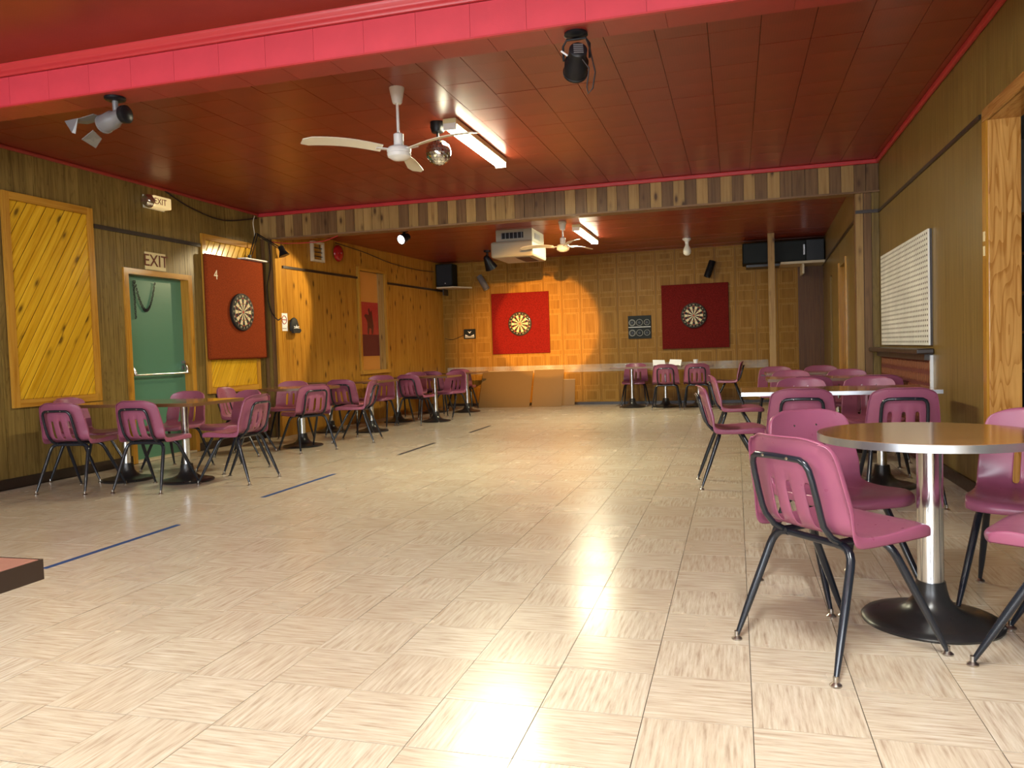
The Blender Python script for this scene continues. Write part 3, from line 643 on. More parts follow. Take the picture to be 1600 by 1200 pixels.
def leg_mesh(sx, front):
    m = MB()
    yt, yf = (0.045, 0.255) if front else (-0.115, -0.255)
    zt = 0.398; ft = Vector((0.228 if not front else 0.222, yf, 0.012)); bend = Vector((0.172, yt, zt))
    d = (ft-bend).normalized()
    pts = [Vector((0.11, yt, zt))] + arc([(0.118, yt, zt), bend, bend+d*0.06], 0, 5) + [bend.lerp(ft, t) for t in (0.35, 0.55, 0.75, 0.9, 1.0)]
    rad = [0.014]*7 + [0.014, 0.0138, 0.0125, 0.0098, 0.0078]
    m.tube([(p.x*sx, p.y, p.z) for p in pts], rad, 12)
    return m.mesh('leg', 'black', 50)
def glide_mesh(sx, front):
    m = MB(); fx, fy = (0.222 if front else 0.228)*sx, (0.255 if front else -0.255)
    m.lathe([(0.0185, 0.0), (0.019, 0.004), (0.013, 0.009), (0.0085, 0.012), (0.0085, 0.03)], 12, lambda x, y, z: (x+fx, y+fy, z)); return m.mesh('foot_glide', 'glide', 40)
def loop_mesh():
    m = MB(); h = lambda z: -0.205-(z-0.5)*0.27-0.004
    def P(x, z): 
        base = {0.44: -0.168, 0.47: -0.196, 0.50: -0.208}.get(z, h(z)); return Vector((x, base-0.006+0.30*x*x*0.9, z))
    half = [Vector((0.125, -0.06, 0.405)), Vector((0.127, -0.12, 0.406)), Vector((0.13, -0.162, 0.428)), P(0.132, 0.47), P(0.134, 0.50), P(0.134, 0.56), P(0.132, 0.62), P(0.128, 0.655), P(0.118, 0.675), P(0.098, 0.686), P(0.05, 0.688)]
    pts = half + [P(0, 0.689)] + [Vector((-p.x, p.y, p.z)) for p in reversed(half)]
    m.tube(pts, 0.0108, 10); return m.mesh('back_loop', 'black', 60)
def bar_mesh():
    m = MB()
    for y in (0.045, -0.115): m.tube([(-0.12, y, 0.398), (0.12, y, 0.398)], 0.0125, 10)
    for x in (-0.11, 0.11): m.tube([(x, -0.13, 0.405), (x, 0.12, 0.41)], 0.0085, 8)
    return m.mesh('under_frame', 'black', 50)
def rivet_mesh():
    m = MB()
    for x in (-0.055, 0.055):
        yb = -0.205-(0.688-0.5)*0.27-0.02
        m.lathe([(0.0055, 0), (0.004, 0.003)], 8, lambda a, b, c, x=x, yb=yb: (x+a, yb-c+0.0005, 0.688+b))
        m.lathe([(0.006, 0), (0.004, 0.003)], 8, lambda a, b, c, x=x: (x-a, -0.233+c, 0.688+b))
    return m.mesh('rivets', 'chrome', 40)
CM = dict(seat_shell=shell_mesh(), back_loop=loop_mesh(), under_frame=bar_mesh(), rivets=rivet_mesh())
LEG = {(sx, f): (leg_mesh(sx, f), glide_mesh(sx, f)) for sx in (-1, 1) for f in (0, 1)}
def chair(x, y, th, label, group):
    t = thing('plastic_chair', label, 'chair', (x, y, 0.0008), R(th-90), group)
    for k, me in CM.items(): ob(k, me, t)
    for me, g in LEG.values():
        l = ob('leg', me, t); ob('foot_glide', g, l)
    return t
CH = [
 # right foreground
 (0.325, 2.91, 40, 'nearest plum plastic chair, back to camera, at the round table', 'chairs at the round table'),
 (0.405, 3.56, -61, 'plum plastic chair facing forward, just behind the nearest chair at the round table', 'chairs at the round table'),
 (1.105, 3.49, -114, 'plum plastic chair beside the oak jamb, slotted front seen past the round table', 'chairs at the round table'),
 (1.05, 2.89, 150, 'plum plastic chair cut off by the right edge, seat corner and one leg showing', 'chairs at the round table'),
 # right row
 (-0.03, 6.18, 6, 'plum chair in side view at the near end of the right-hand row, facing the tables', 'chairs along the right-hand tables'),
 (0.0, 8.1, 4, 'plum chair in side view, second from the camera at the row end', 'chairs along the right-hand tables'),
 (0.40, 5.72, 92, 'plum chair seen from behind, left one tucked to the first right-hand table', 'chairs along the right-hand tables'),
 (1.0, 5.62, 90, 'plum chair seen from behind, beside the white metal edge of the bench', 'chairs along the right-hand tables'),
 (0.52, 6.83, -90, 'plum chair facing the camera across the first right-hand table, left one', 'chairs along the right-hand tables'),
 (1.04, 6.83, -92, 'dark plum chair facing the camera across the first right-hand table, right one', 'chairs along the right-hand tables'),
 (0.62, 7.62, 88, 'plum chair with its back to camera at the second right-hand table, left one', 'chairs along the right-hand tables'),
 (1.17, 7.6, 90, 'plum chair with its back to camera at the second right-hand table, beside the bench', 'chairs along the right-hand tables'),
 (0.56, 8.75, -90, 'plum chair facing camera across the second right-hand table, left one', 'chairs along the right-hand tables'),
 (1.12, 8.72, -88, 'plum chair facing camera across the second right-hand table, right one', 'chairs along the right-hand tables'),
 (0.47, 10.2, -90, 'farthest left plum chair behind the third right-hand table', 'chairs along the right-hand tables'),
 (1.0, 10.2, -90, 'farthest right plum chair behind the third right-hand table', 'chairs along the right-hand tables'),
 # left front table
 (-5.38, 5.45, 95, 'leftmost plum chair, back to camera, below the tall diagonal pine panel', 'chairs at the table by the green door'),
 (-4.72, 5.57, 92, 'plum chair with its back to camera in front of the green door', 'chairs at the table by the green door'),
 (-4.22, 6.0, 180, 'plum chair turned left at the right end of the table by the green door', 'chairs at the table by the green door'),
 (-5.80, 6.0, 5, 'plum chair against the left wall behind the leftmost chair', 'chairs at the table by the green door'),
 (-5.36, 6.62, -88, 'plum chair facing camera, in front of the green door behind the table', 'chairs at the table by the green door'),
 (-4.72, 6.62, -110, 'plum chair with three slots showing, under the rust dartboard backing', 'chairs at the table by the green door'),
 # round table on the left
 (-5.3, 7.68, 8, 'plum chair in side view, partly hidden behind the chair at the table end', 'chairs at the left round table'),
 (-4.74, 8.04, 150, 'plum chair seen from behind at the left round table', 'chairs at the left round table'),
 (-4.55, 8.92, 192, 'plum chair facing left beyond the left round table', 'chairs at the left round table'),
 (-5.5, 8.95, -72, 'plum chair facing camera behind the left round table, before the column', 'chairs at the left round table'),
 # left far tables
 (-5.0, 9.58, 92, 'dark plum chair backed to camera at the second left-hand long table', 'chairs at the far left tables'),
 (-5.08, 10.62, -85, 'plum chair facing camera behind the second left-hand long table', 'chairs at the far left tables'),
 (-4.66, 11.1, 80, 'plum chair backed to camera at the third left-hand long table', 'chairs at the far left tables'),
 (-4.5, 12.1, -105, 'plum chair with slotted front facing camera behind the third left-hand long table', 'chairs at the far left tables'),
 (-5.15, 12.05, -90, 'half-hidden plum chair facing camera behind the third left-hand table by the pine wall', 'chairs at the far left tables'),
 (-4.98, 12.75, 90, 'half-hidden plum chair at the near side of the table before the hardboard sheets', 'chairs at the far left tables'),
 (-4.88, 13.85, 95, 'plum chair with loop frame showing beside the hardboard sheets', 'chairs at the far left tables'),
 # back wall
 (-1.76, 14.28, -90, 'plum chair facing camera behind the back-wall table, leftmost there', 'chairs at the back-wall tables'),
 (-1.13, 13.5, 90, 'dark plum chair backed to camera at the back-wall table, middle one', 'chairs at the back-wall tables'),
 (-0.62, 13.5, 90, 'dark plum chair backed to camera, below the dark red dartboard backing', 'chairs at the back-wall tables'),
 (-0.14, 13.95, 178, 'plum chair in side view facing left at the end of the back-wall tables', 'chairs at the back-wall tables'),
]
for a in CH: chair(*a)
# ------------------------------------------------------------------ tables
def pedestal(t, x, r=0.235, pole=0.036, hgt=0.685):
    m = MB(); m.lathe([(r, 0), (r+0.003, 0.008), (r-0.004, 0.016), (r*0.82, 0.024), (r*0.52, 0.038), (r*0.36, 0.06), (r*0.27, 0.09), (0.055, 0.125), (0.05, 0.155)], 40, lambda a, b, c: (a+x, b, c)); bs = part('pedestal_base', m, 'iron', t, smooth=50)
    m = MB(); m.lathe([(pole, 0.15), (pole, hgt-0.01)], 28, lambda a, b, c: (a+x, b, c)); part('pole', m, 'chrome', t, smooth=40)
    m = MB(); m.box(x-0.2, x+0.2, -0.02, 0.02, hgt-0.012, hgt); m.box(x-0.02, x+0.02, -0.2, 0.2, hgt-0.012, hgt); part('spider_plate', m, 'iron', t)
def round_table(x, y, r, label, pole=0.036, br_=0.235, rz=0, em='alu'):
    t = thing('pedestal_table', label, 'table', (x, y, 0.0008), rz); pedestal(t, 0, br_, pole)
    m = MB(); m.lathe([(r-0.004, 0.685), (r-0.003, 0.7125)], 64); part('tabletop', m, 'laminate', t, smooth=40)
    m = MB(); m.lathe([(r-0.004, 0.683), (r, 0.684), (r, 0.711), (r-0.004, 0.712)], 64); e = part('edge_band', m, em, t, smooth=40)
    me = e.data
    return t
def rect_table(x, y, lx, ly, label, peds=(-0.32, 0.32), rz=0, em='brownedge'):
    t = thing('pedestal_table', label, 'table', (x, y, 0.0008), rz)
    for p_ in peds: pedestal(t, p_, 0.225, 0.033)
    q = lbox('tabletop', t, (-lx/2+.003, lx/2-.003, -ly/2+.003, ly/2-.003, 0.685, 0.7125), 'laminate')
    m = MB()
    for b in ((-lx/2, lx/2, -ly/2, -ly/2+.003), (-lx/2, lx/2, ly/2-.003, ly/2), (-lx/2, -lx/2+.003, -ly/2+.003, ly/2-.003), (lx/2-.003, lx/2, -ly/2+.003, ly/2-.003)): m.box(b[0], b[1], b[2], b[3], 0.684, 0.711)
    part('edge_band', m, em, t); return t
round_table(0.685, 3.24, 0.39, 'round pedestal table with metal edge in the right foreground', 0.045, 0.24)
rect_table(0.68, 6.2, 1.30, 0.66, 'first long table from camera on the right, brown top with metal edge', em='alu')
rect_table(0.86, 8.2, 1.15, 0.62, 'second long table from camera in the right-hand row')
rect_table(0.80, 9.72, 0.95, 0.6, 'third long table from camera in the right-hand row, at the room divide')
rect_table(-5.04, 5.95, 1.38, 0.72, 'long two-legged table in front of the green door')
round_table(-5.02, 8.42, 0.46, 'round pedestal table by the column at the left wall', 0.036, 0.235, em='brownedge')
rect_table(-5.22, 10.05, 1.2, 0.66, 'second long table along the left side, below the pine wall')
rect_table(-4.83, 11.5, 1.3, 0.66, 'third long table along the left side, below the framed red poster')
rect_table(-4.93, 13.3, 1.25, 0.66, 'farthest left table, beside the hardboard sheets', peds=(-0.32, 0.32))
rect_table(-1.5, 13.95, 1.22, 0.6, 'long table at the back wall below the scoreboard', peds=(-0.27, 0.31))
rect_table(-0.63, 13.95, 0.5, 0.6, 'small square table at the back wall below the dark red dartboard backing', peds=(0.0,))
t = thing('brown_table', 'corner of a dark brown table at the lower left edge', 'table', (-1.24, 1.15, 0.0008), 0)
q = lbox('tabletop', t, (-0.9, 0.0, -0.68, 0.0, 0.672, 0.71), 'darktop'); bv = q.modifiers.new('b', 'BEVEL'); bv.width = 0.004; bv.segments = 2
for a, b in ((-0.30, -0.12), (-0.83, -0.12), (-0.30, -0.61), (-0.83, -0.61)): lbox('leg', t, (a-0.025, a+0.025, b-0.025, b+0.025, 0, 0.672), 'blackm')
lbox('edge_band', t, (-0.9, 0.003, 0.0, 0.003, 0.672, 0.7095), 'strip'); lbox('edge_band', t, (0.0, 0.003, -0.68, 0.0, 0.672, 0.7095), 'strip')
# ------------------------------------------------------------------ dartboards and their backings
def dartboard(label, loc, rot, r=0.228):
    t = thing('dartboard', label, 'dartboard', loc, 0, None); t.rotation_euler = rot   # faces local -y
    k = r/0.228; fn = lambda x, y, z: (x, -z, y)
    m = MB(); m.lathe([(0.225*k, 0), (0.228*k, 0.005), (0.228*k, 0.034), (0.222*k, 0.038), (0.0, 0.038)], 48, fn); part('sisal_disc', m, 'dblack', t, smooth=40)
    def ring(r0, r1, idx, d):
        m = MB()
        for i in idx:
            a0, a1 = (i-0.5)*PI/10, (i+0.5)*PI/10; n = 4
            o_ = [fn(r1*k*math.sin(a0+(a1-a0)*j/n), r1*k*math.cos(a0+(a1-a0)*j/n), d) for j in range(n+1)]; i_ = [fn(r0*k*math.sin(a1-(a1-a0)*j/n), r0*k*math.cos(a1-(a1-a0)*j/n), d) for j in range(n+1)]
            m.face(list(reversed(o_+i_)))
        return m
    ev, od = range(0, 20, 2), range(1, 20, 2)
    part('cream_wedges', ring(0.016, 0.170, od, 0.0385), 'dcream', t)
    for r0, r1 in ((0.099, 0.107), (0.162, 0.170)):
        part('red_ring', ring(r0, r1, ev, 0.039), 'dred', t); part('green_ring', ring(r0, r1, od, 0.039), 'dgreen', t)
    m = MB(); m.lathe([(0.016*k, 0.038), (0.015*k, 0.0395)], 16, fn); part('bullseye', m, 'dred', t)
    m = MB(); pts = [fn(0.2*k*math.cos(a), 0.2*k*math.sin(a), 0.0) for a in []]
    for rr in (0.172, 0.214): m.tube([fn(rr*k*math.cos(a), rr*k*math.sin(a), 0.039) for a in [2*PI*i/40 for i in range(41)]], 0.0018, 5, False)
    part('wire_ring', m, 'chrome', t)
    order = [20, 1, 18, 4, 13, 6, 10, 15, 2, 17, 3, 19, 7, 16, 8, 11, 14, 9, 12, 5]
    for i, nn in enumerate(order):
        me = text_mesh(str(nn), 0.034*k, 'dcream', 0.0008); a = i*PI/10
        ob('number', me, t, fn(0.194*k*math.sin(a), 0.194*k*math.cos(a), 0.0405), (R(90), 0, 0))
    return t
t = thing('dartboard_backing', 'rust carpeted backing with chalk number 4 on the left wall', 'dart backing', (XL, 8.72, 1.07))
q = lbox('carpet_panel', t, (0.035, 0.09, -0.60, 0.60, 0.0, 1.27), 'rust'); bv = q.modifiers.new('b', 'BEVEL'); bv.width = 0.03; bv.segments = 3
me = text_mesh('4', 0.16, 'wirew', 0.0008); ob('chalk_four', me, t, (0.0915, -0.43, 1.02), (R(90), 0, R(90)))
dartboard('dartboard on the rust carpeted backing by the green door', (XL+0.09, 8.76, 1.66), (0, 0, R(90)), 0.235)
t = thing('dartboard_backing', 'bright red square backing lit by the spotlight on the back wall', 'dart backing', (-3.97, YB-0.012, 1.0))
q = lbox('felt_panel', t, (-0.57, 0.57, -0.04, 0, 0, 1.17), 'redfelt'); bv = q.modifiers.new('b', 'BEVEL'); bv.width = 0.006; bv.segments = 2
dartboard('dartboard on the bright red backing under the spotlight', (-3.97, YB-0.052, 1.57), (0, 0, 0))
t = thing('dartboard_backing', 'dark red square backing on the dim right part of the back wall', 'dart backing', (-0.70, YB-0.012, 1.0))
q = lbox('felt_panel', t, (-0.59, 0.59, -0.04, 0, 0, 1.16), 'darkfelt'); bv = q.modifiers.new('b', 'BEVEL'); bv.width = 0.006; bv.segments = 2
dartboard('dartboard on the dark red backing', (-0.72, YB-0.052, 1.59), (0, 0, 0))
# scoreboard
t = thing('scoreboard', 'black dial scoreboard between the two red backings', 'scoreboard', (-1.70, YB-0.012, 1.21))
lbox('panel', t, (-0.21, 0.21, -0.02, 0, 0, 0.42), 'slate'); lbox('centre_rule', t, (-0.205, 0.205, -0.025, -0.02, 0.205, 0.216), 'paper')
for j in range(2):
    for i in range(3):
        m = MB(); cx, cz = -0.135+i*0.135, 0.105+j*0.19
        for rr in ((0.058, 0.045), (0.058,), (0.05, 0.025))[i]: m.tube([(cx+rr*math.cos(a), -0.022, cz+rr*math.sin(a)) for a in [2*PI*k/28 for k in range(29)]], 0.003, 5, False)
        dl = part('dial', m, 'chalk', t); q = MB(); q.lathe([(0.03, 0), (0.026, 0.012)], 20, lambda a, b, c: (cx+a, -0.02-c, cz+b)); part('dial_knob', q, 'blackm', dl, smooth=40)
        q = MB()
        for a in [PI*k/6 for k in range(12)]: q.box(cx+0.052*math.cos(a)-.003, cx+0.052*math.cos(a)+.003, -0.023, -0.02, cz+0.052*math.sin(a)-.003, cz+0.052*math.sin(a)+.003)
        part('dial_marks', q, 'chalk', dl)
# small black notice at the left of the back wall
t = thing('wall_notice', 'small black notice with pale emblem left of the bright red backing', 'notice', (-5.01, YB-0.012, 1.32))
lbox('notice_board', t, (-0.12, 0.12, -0.012, 0, 0, 0.19), 'slate'); lbox('pale_base', t, (-0.095, 0.095, -0.0135, -0.012, 0.02, 0.055), 'chalk')
m = MB(); f2 = lambda u, v, d: (u, d, v)
m.prism([(-0.09, 0.085), (-0.02, 0.055), (0.02, 0.055), (0.09, 0.085), (0.09, 0.05), (-0.09, 0.05)], f2, -0.0135, -0.012)
m.prism([(-0.04, 0.15), (0, 0.10), (0.04, 0.15), (0.015, 0.14), (0, 0.13), (-0.015, 0.14)], f2, -0.0135, -0.012); part('emblem', m, 'paper', t)
# ------------------------------------------------------------------ signs on the left wall
t = thing('exit_sign', 'lit exit sign with rounded chrome end high on the left wall', 'exit sign', (XL, 7.37, 2.805))
m = MB(); m.box(0.012, 0.11, -0.10, 0.17, -0.06, 0.065); q = part('lens', m, 'exitlit', t); bv = q.modifiers.new('b', 'BEVEL'); bv.width = 0.012; bv.segments = 2
m = MB(); m.lathe([(0.07, 0), (0.074, 0.02), (0.068, 0.06), (0.05, 0.085)], 28, lambda a, b, c: (0.055+a*0.8, -0.10-c, b)); part('end_cap', m, 'chrome', t, smooth=50)
m = MB(); m.box(0, 0.012, -0.15, 0.17, -0.07, 0.07); part('back_plate', m, 'offwhite', t)
ob('lettering', text_mesh('EXIT', 0.095, 'brownink', 0.001), t, (0.1115, -0.01, 0.0), (R(90), 0, R(90)))
ob('lettering_front', text_mesh('EXIT', 0.05, 'brownink', 0.001), t, (0.06, -0.186, 0.0), (R(90), 0, 0))
t = thing('exit_sign', 'flat cream exit board above the green door', 'exit sign', (XL, 7.36, 2.07))
lbox('sign_board', t, (0.001, 0.014, -0.16, 0.16, 0.0, 0.19), 'cream'); ob('lettering', text_mesh('EXIT', 0.185, 'brownink', 0.001), t, (0.0155, 0, 0.095), (R(90), 0, R(90)))
for lt in t.children[-1:]: lt.scale = (0.70, 1, 1)
# signs at the start of the pine wall
def on_bl(name, label, cat, y, z): return thing(name, label, cat, bl.location+Matrix.Rotation(ang, 3, 'Z') @ Vector((0, y, z)), ang)
t = on_bl('notice_card', 'white no smoking card at the edge of the pine wall', 'sign', 0.035, 1.43)
lbox('card', t, (0.001, 0.006, -0.075, 0.075, 0, 0.24), 'paper')
m = MB(); m.tube([(0.008, 0.05*math.cos(a), 0.15+0.055*math.sin(a)) for a in [2*PI*k/24 for k in range(25)]], 0.005, 6, False); m.box(0.006, 0.009, -0.04, 0.04, 0.145, 0.156); part('ban_symbol', m, 'redposter', t)
lbox('caption', t, (0.006, 0.0065, -0.045, 0.045, 0.025, 0.04), 'chalk')
t = on_bl('cap', 'black cap hanging on the pine wall beside the white card', 'cap', 0.21, 1.40)
m = MB(); m.lathe([(0.10, 0), (0.105, 0.03), (0.10, 0.10), (0.07, 0.16), (0.02, 0.185)], 24, lambda a, b, c: (0.04+a*0.35, b*0.9, c+0.03)); part('crown', m, 'dblack', t, smooth=60)
m = MB(); m.prism([(-0.08, 0.0), (0.06, 0.0), (0.10, 0.03), (0.09, 0.06), (-0.09, 0.06)], lambda u, v, d: (d, u, v), 0.05, 0.085); part('brim', m, 'dblack', t)
m = MB(); m.box(0.077, 0.080, -0.06, 0.06, 0.065, 0.073); m.prism([(-0.06, 0.085), (0, 0.075), (0.06, 0.085), (0.06, 0.095), (0.012, 0.088), (0, 0.115), (-0.012, 0.088), (-0.06, 0.095)], lambda u, v, d: (d, u, v), 0.077, 0.080); part('emblem', m, 'paper', t)
t = on_bl('wall_vent', 'small cream louvred vent high on the pine wall', 'vent', 0.88, 2.44)
for b in ((0, 0.05, -0.15, -0.12, 0, 0.29), (0, 0.05, 0.12, 0.15, 0, 0.29), (0, 0.05, -0.12, 0.12, 0, 0.03), (0, 0.05, -0.12, 0.12, 0.26, 0.29)): lbox('vent_frame', t, b, 'shelfw')
lbox('vent_back', t, (0, 0.01, -0.12, 0.12, 0.03, 0.26), 'pine')
for k in range(3): lbox('louvre', t, (0.01, 0.03, -0.12, 0.12, 0.075+k*0.06, 0.085+k*0.06), 'strip')
t = on_bl('alarm_bell', 'round red alarm bell high on the pine wall', 'alarm bell', 1.42, 2.62)
m = MB(); m.lathe([(0.04, 0), (0.04, 0.03), (0.125, 0.032), (0.125, 0.045), (0.11, 0.065), (0.06, 0.085), (0.012, 0.092)], 36, lambda a, b, c: (c, a, b)); part('gong', m, 'bell', t, smooth=50)
m = MB(); m.lathe([(0.012, 0.09), (0.008, 0.1)], 12, lambda a, b, c: (c, a, b)); part('centre_bolt', m, 'chrome', t)
# ------------------------------------------------------------------ ceiling fans
def fan(label, x, y, zc, drop, blades, tilt, rb=0.62):
    t = thing('ceiling_fan', label, 'ceiling fan', (x, y, zc))
    m = MB(); m.lathe([(0.055, 0), (0.055, -0.01), (0.036, -0.105), (0.03, -0.115)], 28); part('canopy', m, 'white', t, smooth=50)
    m = MB(); m.lathe([(0.0105, -0.1), (0.0105, -drop+0.1)], 14); part('downrod', m, 'white', t, smooth=50)
    m = MB(); m.lathe([(0.02, -drop+0.115), (0.036, -drop+0.105), (0.036, -drop+0.03), (0.03, -drop+0.025)], 24); part('coupling', m, 'white', t, smooth=50)
    m = MB(); m.lathe([(0.03, -drop+0.025), (0.075, -drop+0.012), (0.088, -drop-0.005), (0.088, -drop-0.022), (0.084, -drop-0.026), (0.084, -drop-0.032), (0.088, -drop-0.036), (0.082, -drop-0.058), (0.05, -drop-0.078), (0.01, -drop-0.085)], 36); part('motor', m, 'white', t, smooth=40)
    for a in blades:
        m = MB(); n = 10
        for k in range(n):
            for s_ in (0,): pass
        top = []; outline = []
        for k in range(n+1):
            s_ = k/n; r_ = 0.13+s_*(rb-0.13); w_ = 0.045+0.022*s_ - (0.05*max(0, s_-0.9)/0.1*0.6); tw = R(16-6*s_)
            up_ = 0.02*math.sin(s_*PI)
            outline.append((r_, w_, tw, up_))
        V0 = len(m.v)
        for r_, w_, tw, up_ in outline:
            for sgn in (-1, 1):
                for th_ in (0.003, -0.003): m.v.append((r_, sgn*w_*math.cos(tw), sgn*w_*math.sin(tw)+th_+up_))
        for k in range(n):
            b = V0+k*4; c_ = b+4
            for q in ((b, b+2, c_+2, c_), (b+1, c_+1, c_+3, b+3), (b, c_, c_+1, b+1), (b+2, b+3, c_+3, c_+2)): m.f.append(q); m.mi.append(0)
        m.f.append((V0, V0+1, V0+3, V0+2)); e = V0+n*4; m.f.append((e, e+2, e+3, e+1)); m.mi += [0, 0]
        bl_ = part('blade', m, 'fanw', t, smooth=30, loc=(0, 0, -drop-0.005), rot=(0, 0, R(a)))
        q = MB(); q.box(0.06, 0.17, -0.02, 0.02, -0.006, 0.0); part('blade_iron', q, 'white', bl_)
    return t
fan('white three-blade ceiling fan in front of the mirror ball', -2.335, 5.41, ZC, 0.44, (222, 342, 102), 0, 0.70)
fan('smaller white ceiling fan in the back room beside the lit fluorescent fixture', -2.26, 10.75, ZB, 0.33, (180, 300, 60), 0, 0.60)
# ------------------------------------------------------------------ mirror ball
t = thing('mirror_ball', 'small mirror ball hanging from a black motor under the red ceiling', 'mirror ball', (-2.375, 6.33, ZC))
m = MB(); m.lathe([(0.062, 0), (0.062, -0.05), (0.05, -0.085), (0.012, -0.09), (0.012, -0.15)], 24); part('motor', m, 'blackm', t, smooth=40)
m = MB(); N = 13
for i in range(N):
    p0, p1 = PI*i/N, PI*(i+1)/N; nl = max(4, int(2*N*math.sin((p0+p1)/2)))
    for j in range(nl):
        a0, a1 = 2*PI*j/nl, 2*PI*(j+1)/nl; g = 0.04
        pa, pb, qa, qb = p0+g*(p1-p0), p1-g*(p1-p0), a0+g*(a1-a0), a1-g*(a1-a0); c_ = Vector((math.sin((p0+p1)/2)*math.cos((a0+a1)/2), math.sin((p0+p1)/2)*math.sin((a0+a1)/2), math.cos((p0+p1)/2)))
        pts = [0.108*Vector((math.sin(p_)*math.cos(q_), math.sin(p_)*math.sin(q_), math.cos(p_))) for p_, q_ in ((pa, qa), (pb, qa), (pb, qb), (pa, qb))]
        jit = Vector((random.uniform(-1, 1), random.uniform(-1, 1), random.uniform(-1, 1)))*0.0015
        m.face([p_+jit*((k % 2)*2-1) for k, p_ in enumerate(pts)])
part('mirror_facets', m, 'mirror', t, loc=(0, 0, -0.25), kind='stuff')
m = MB(); m.lathe([(0.001, -0.106)]+[(0.104*math.sin(PI*k/12), -0.104*math.cos(PI*k/12)) for k in range(1, 12)]+[(0.001, 0.106)], 24); part('ball_core', m, 'grey', t, smooth=50, loc=(0, 0, -0.25))
# ------------------------------------------------------------------ fluorescent fixtures
def fluor(label, x, y0, y1, zc, power, lc=(1.0, 0.95, 0.66)):
    t = thing('fluorescent_light', label, 'ceiling light', (x, (y0+y1)/2, zc)); l = y1-y0
    q = lbox('housing', t, (-0.06, 0.06, -l/2, l/2, -0.05, 0), 'fixture'); bv = q.modifiers.new('b', 'BEVEL'); bv.width = 0.008; bv.segments = 2
    for s_ in (-0.035, 0.035):
        m = MB(); m.tube([(s_, -l/2+0.03, -0.072), (s_, l/2-0.03, -0.072)], 0.0155, 12); tb = part('lit_tube', m, 'tube', t, smooth=40)
    for e in (-l/2, l/2-0.02): lbox('lamp_holder', t, (-0.055, 0.055, e, e+0.02, -0.095, -0.04), 'white')
    a = area('fluorescent_glow', (x, (y0+y1)/2, zc-0.10), (0, 0, 0), 0.10, l-0.1, power, lc); return t
fluor('lit twin-tube fluorescent light beside the mirror ball', -2.24, 6.25, 7.75, ZC, 75)
fluor('lit twin-tube fluorescent light in the back room beside the small fan', -2.13, 11.05, 12.6, ZB, 50)
fluor('added unseen twin-tube light left of the camera that brightens the foreground', -2.9, 0.2, 1.7, 2.95, 50, (0.98, 1.0, 0.97))  # out-of-view lamp added to brighten the near floor and red beam
fluor('added unseen twin-tube light over the camera that brightens the foreground', 0.25, 0.2, 1.7, 2.95, 75, (0.98, 1.0, 0.97))  # second added lamp, also unseen, lifting the foreground
# ------------------------------------------------------------------ bare bulb
t = thing('bare_bulb', 'unlit white bulb in a ceiling holder in the back room', 'light bulb', (-0.74, 13.4, ZB))
m = MB(); m.lathe([(0.07, 0), (0.07, -0.02), (0.035, -0.05), (0.03, -0.09)], 24); part('holder', m, 'white', t, smooth=40)
m = MB(); m.lathe([(0.028, -0.08), (0.03, -0.11), (0.058, -0.17), (0.066, -0.21), (0.058, -0.25), (0.03, -0.275), (0.002, -0.28)], 24); part('glass_bulb', m, 'bulb', t, smooth=60)
# ------------------------------------------------------------------ stage lights
def can(t, axis, r, l, mat, lensmat='blackm', off=(0, 0, 0)):
    q = Vector(axis).normalized().to_track_quat('Z', 'Y')
    fn = lambda a, b, c: tuple(Vector(off)+q @ Vector((a, b, c)))
    m = MB(); m.lathe([(r*0.55, -l*0.55), (r*0.75, -l*0.5), (r*0.78, -l*0.1), (r, 0.0), (r, l*0.42), (r*1.06, l*0.43), (r*1.06, l*0.5), (r*0.9, l*0.5)], 28, fn); part('lamp_can', m, mat, t, smooth=40)
    m = MB(); m.lathe([(r*0.88, l*0.5), (r*0.8, l*0.52)], 24, fn); part('lens', m, lensmat, t)
    m = MB()
    for k in range(5): m.box(-r*0.4, r*0.4, -r*0.4+k*r*0.2-0.003, -r*0.4+k*r*0.2+0.003, -l*0.56, -l*0.545)
    m.v = [fn(*p_) for p_ in m.v]; part('rear_vents', m, 'grey', t)
t = thing('stage_spotlight', 'black stage spotlight with dangling cable under the red beam', 'spotlight', (-0.765, 4.12, 2.696))
m = MB(); m.lathe([(0.06, 0), (0.062, -0.012), (0.05, -0.02), (0.012, -0.024)], 28); part('mount_plate', m, 'blackm', t, smooth=40)
m = MB(); m.tube([(-0.068, 0.0, -0.135), (-0.07, 0, -0.06), (-0.05, 0, -0.03), (0.05, 0, -0.03), (0.07, 0, -0.06), (0.068, 0, -0.135)], 0.006, 8); part('yoke', m, 'blackm', t, smooth=50)
can(t, (-0.31, 1.0, -0.42), 0.062, 0.17, 'blackm', 'lens', (0, 0, -0.145))
m = MB(); m.tube([(0.05, 0, -0.03), (0.075, -0.02, -0.1), (0.1, -0.03, -0.22), (0.085, -0.03, -0.3), (0.06, -0.03, -0.325), (0.055, -0.03, -0.29), (0.07, -0.04, -0.2), (0.02, -0.08, -0.13)], 0.004, 7); part('power_cable', m, 'cable', t, smooth=60)
m = MB(); m.tube([(-0.075, -0.02, -0.09), (-0.04, -0.05, -0.125)], 0.005, 6); part('gel_clip', m, 'paper', t)
spot('stage_spot_beam', (-0.82, 4.30, 2.47), (-3.45, 14.75, 1.50), 3800, 11.0, (1.0, 0.50, 0.10), 0.2)
spot('stage_spot_halo', (-0.82, 4.30, 2.47), (-3.8, 14.75, 1.15), 4600, 17.5, (1.0, 0.48, 0.09), 0.9)
t = thing('stage_spotlight', 'grey stage spotlight with open barn doors under the left of the red beam', 'spotlight', (-3.64, 4.10, 2.696))
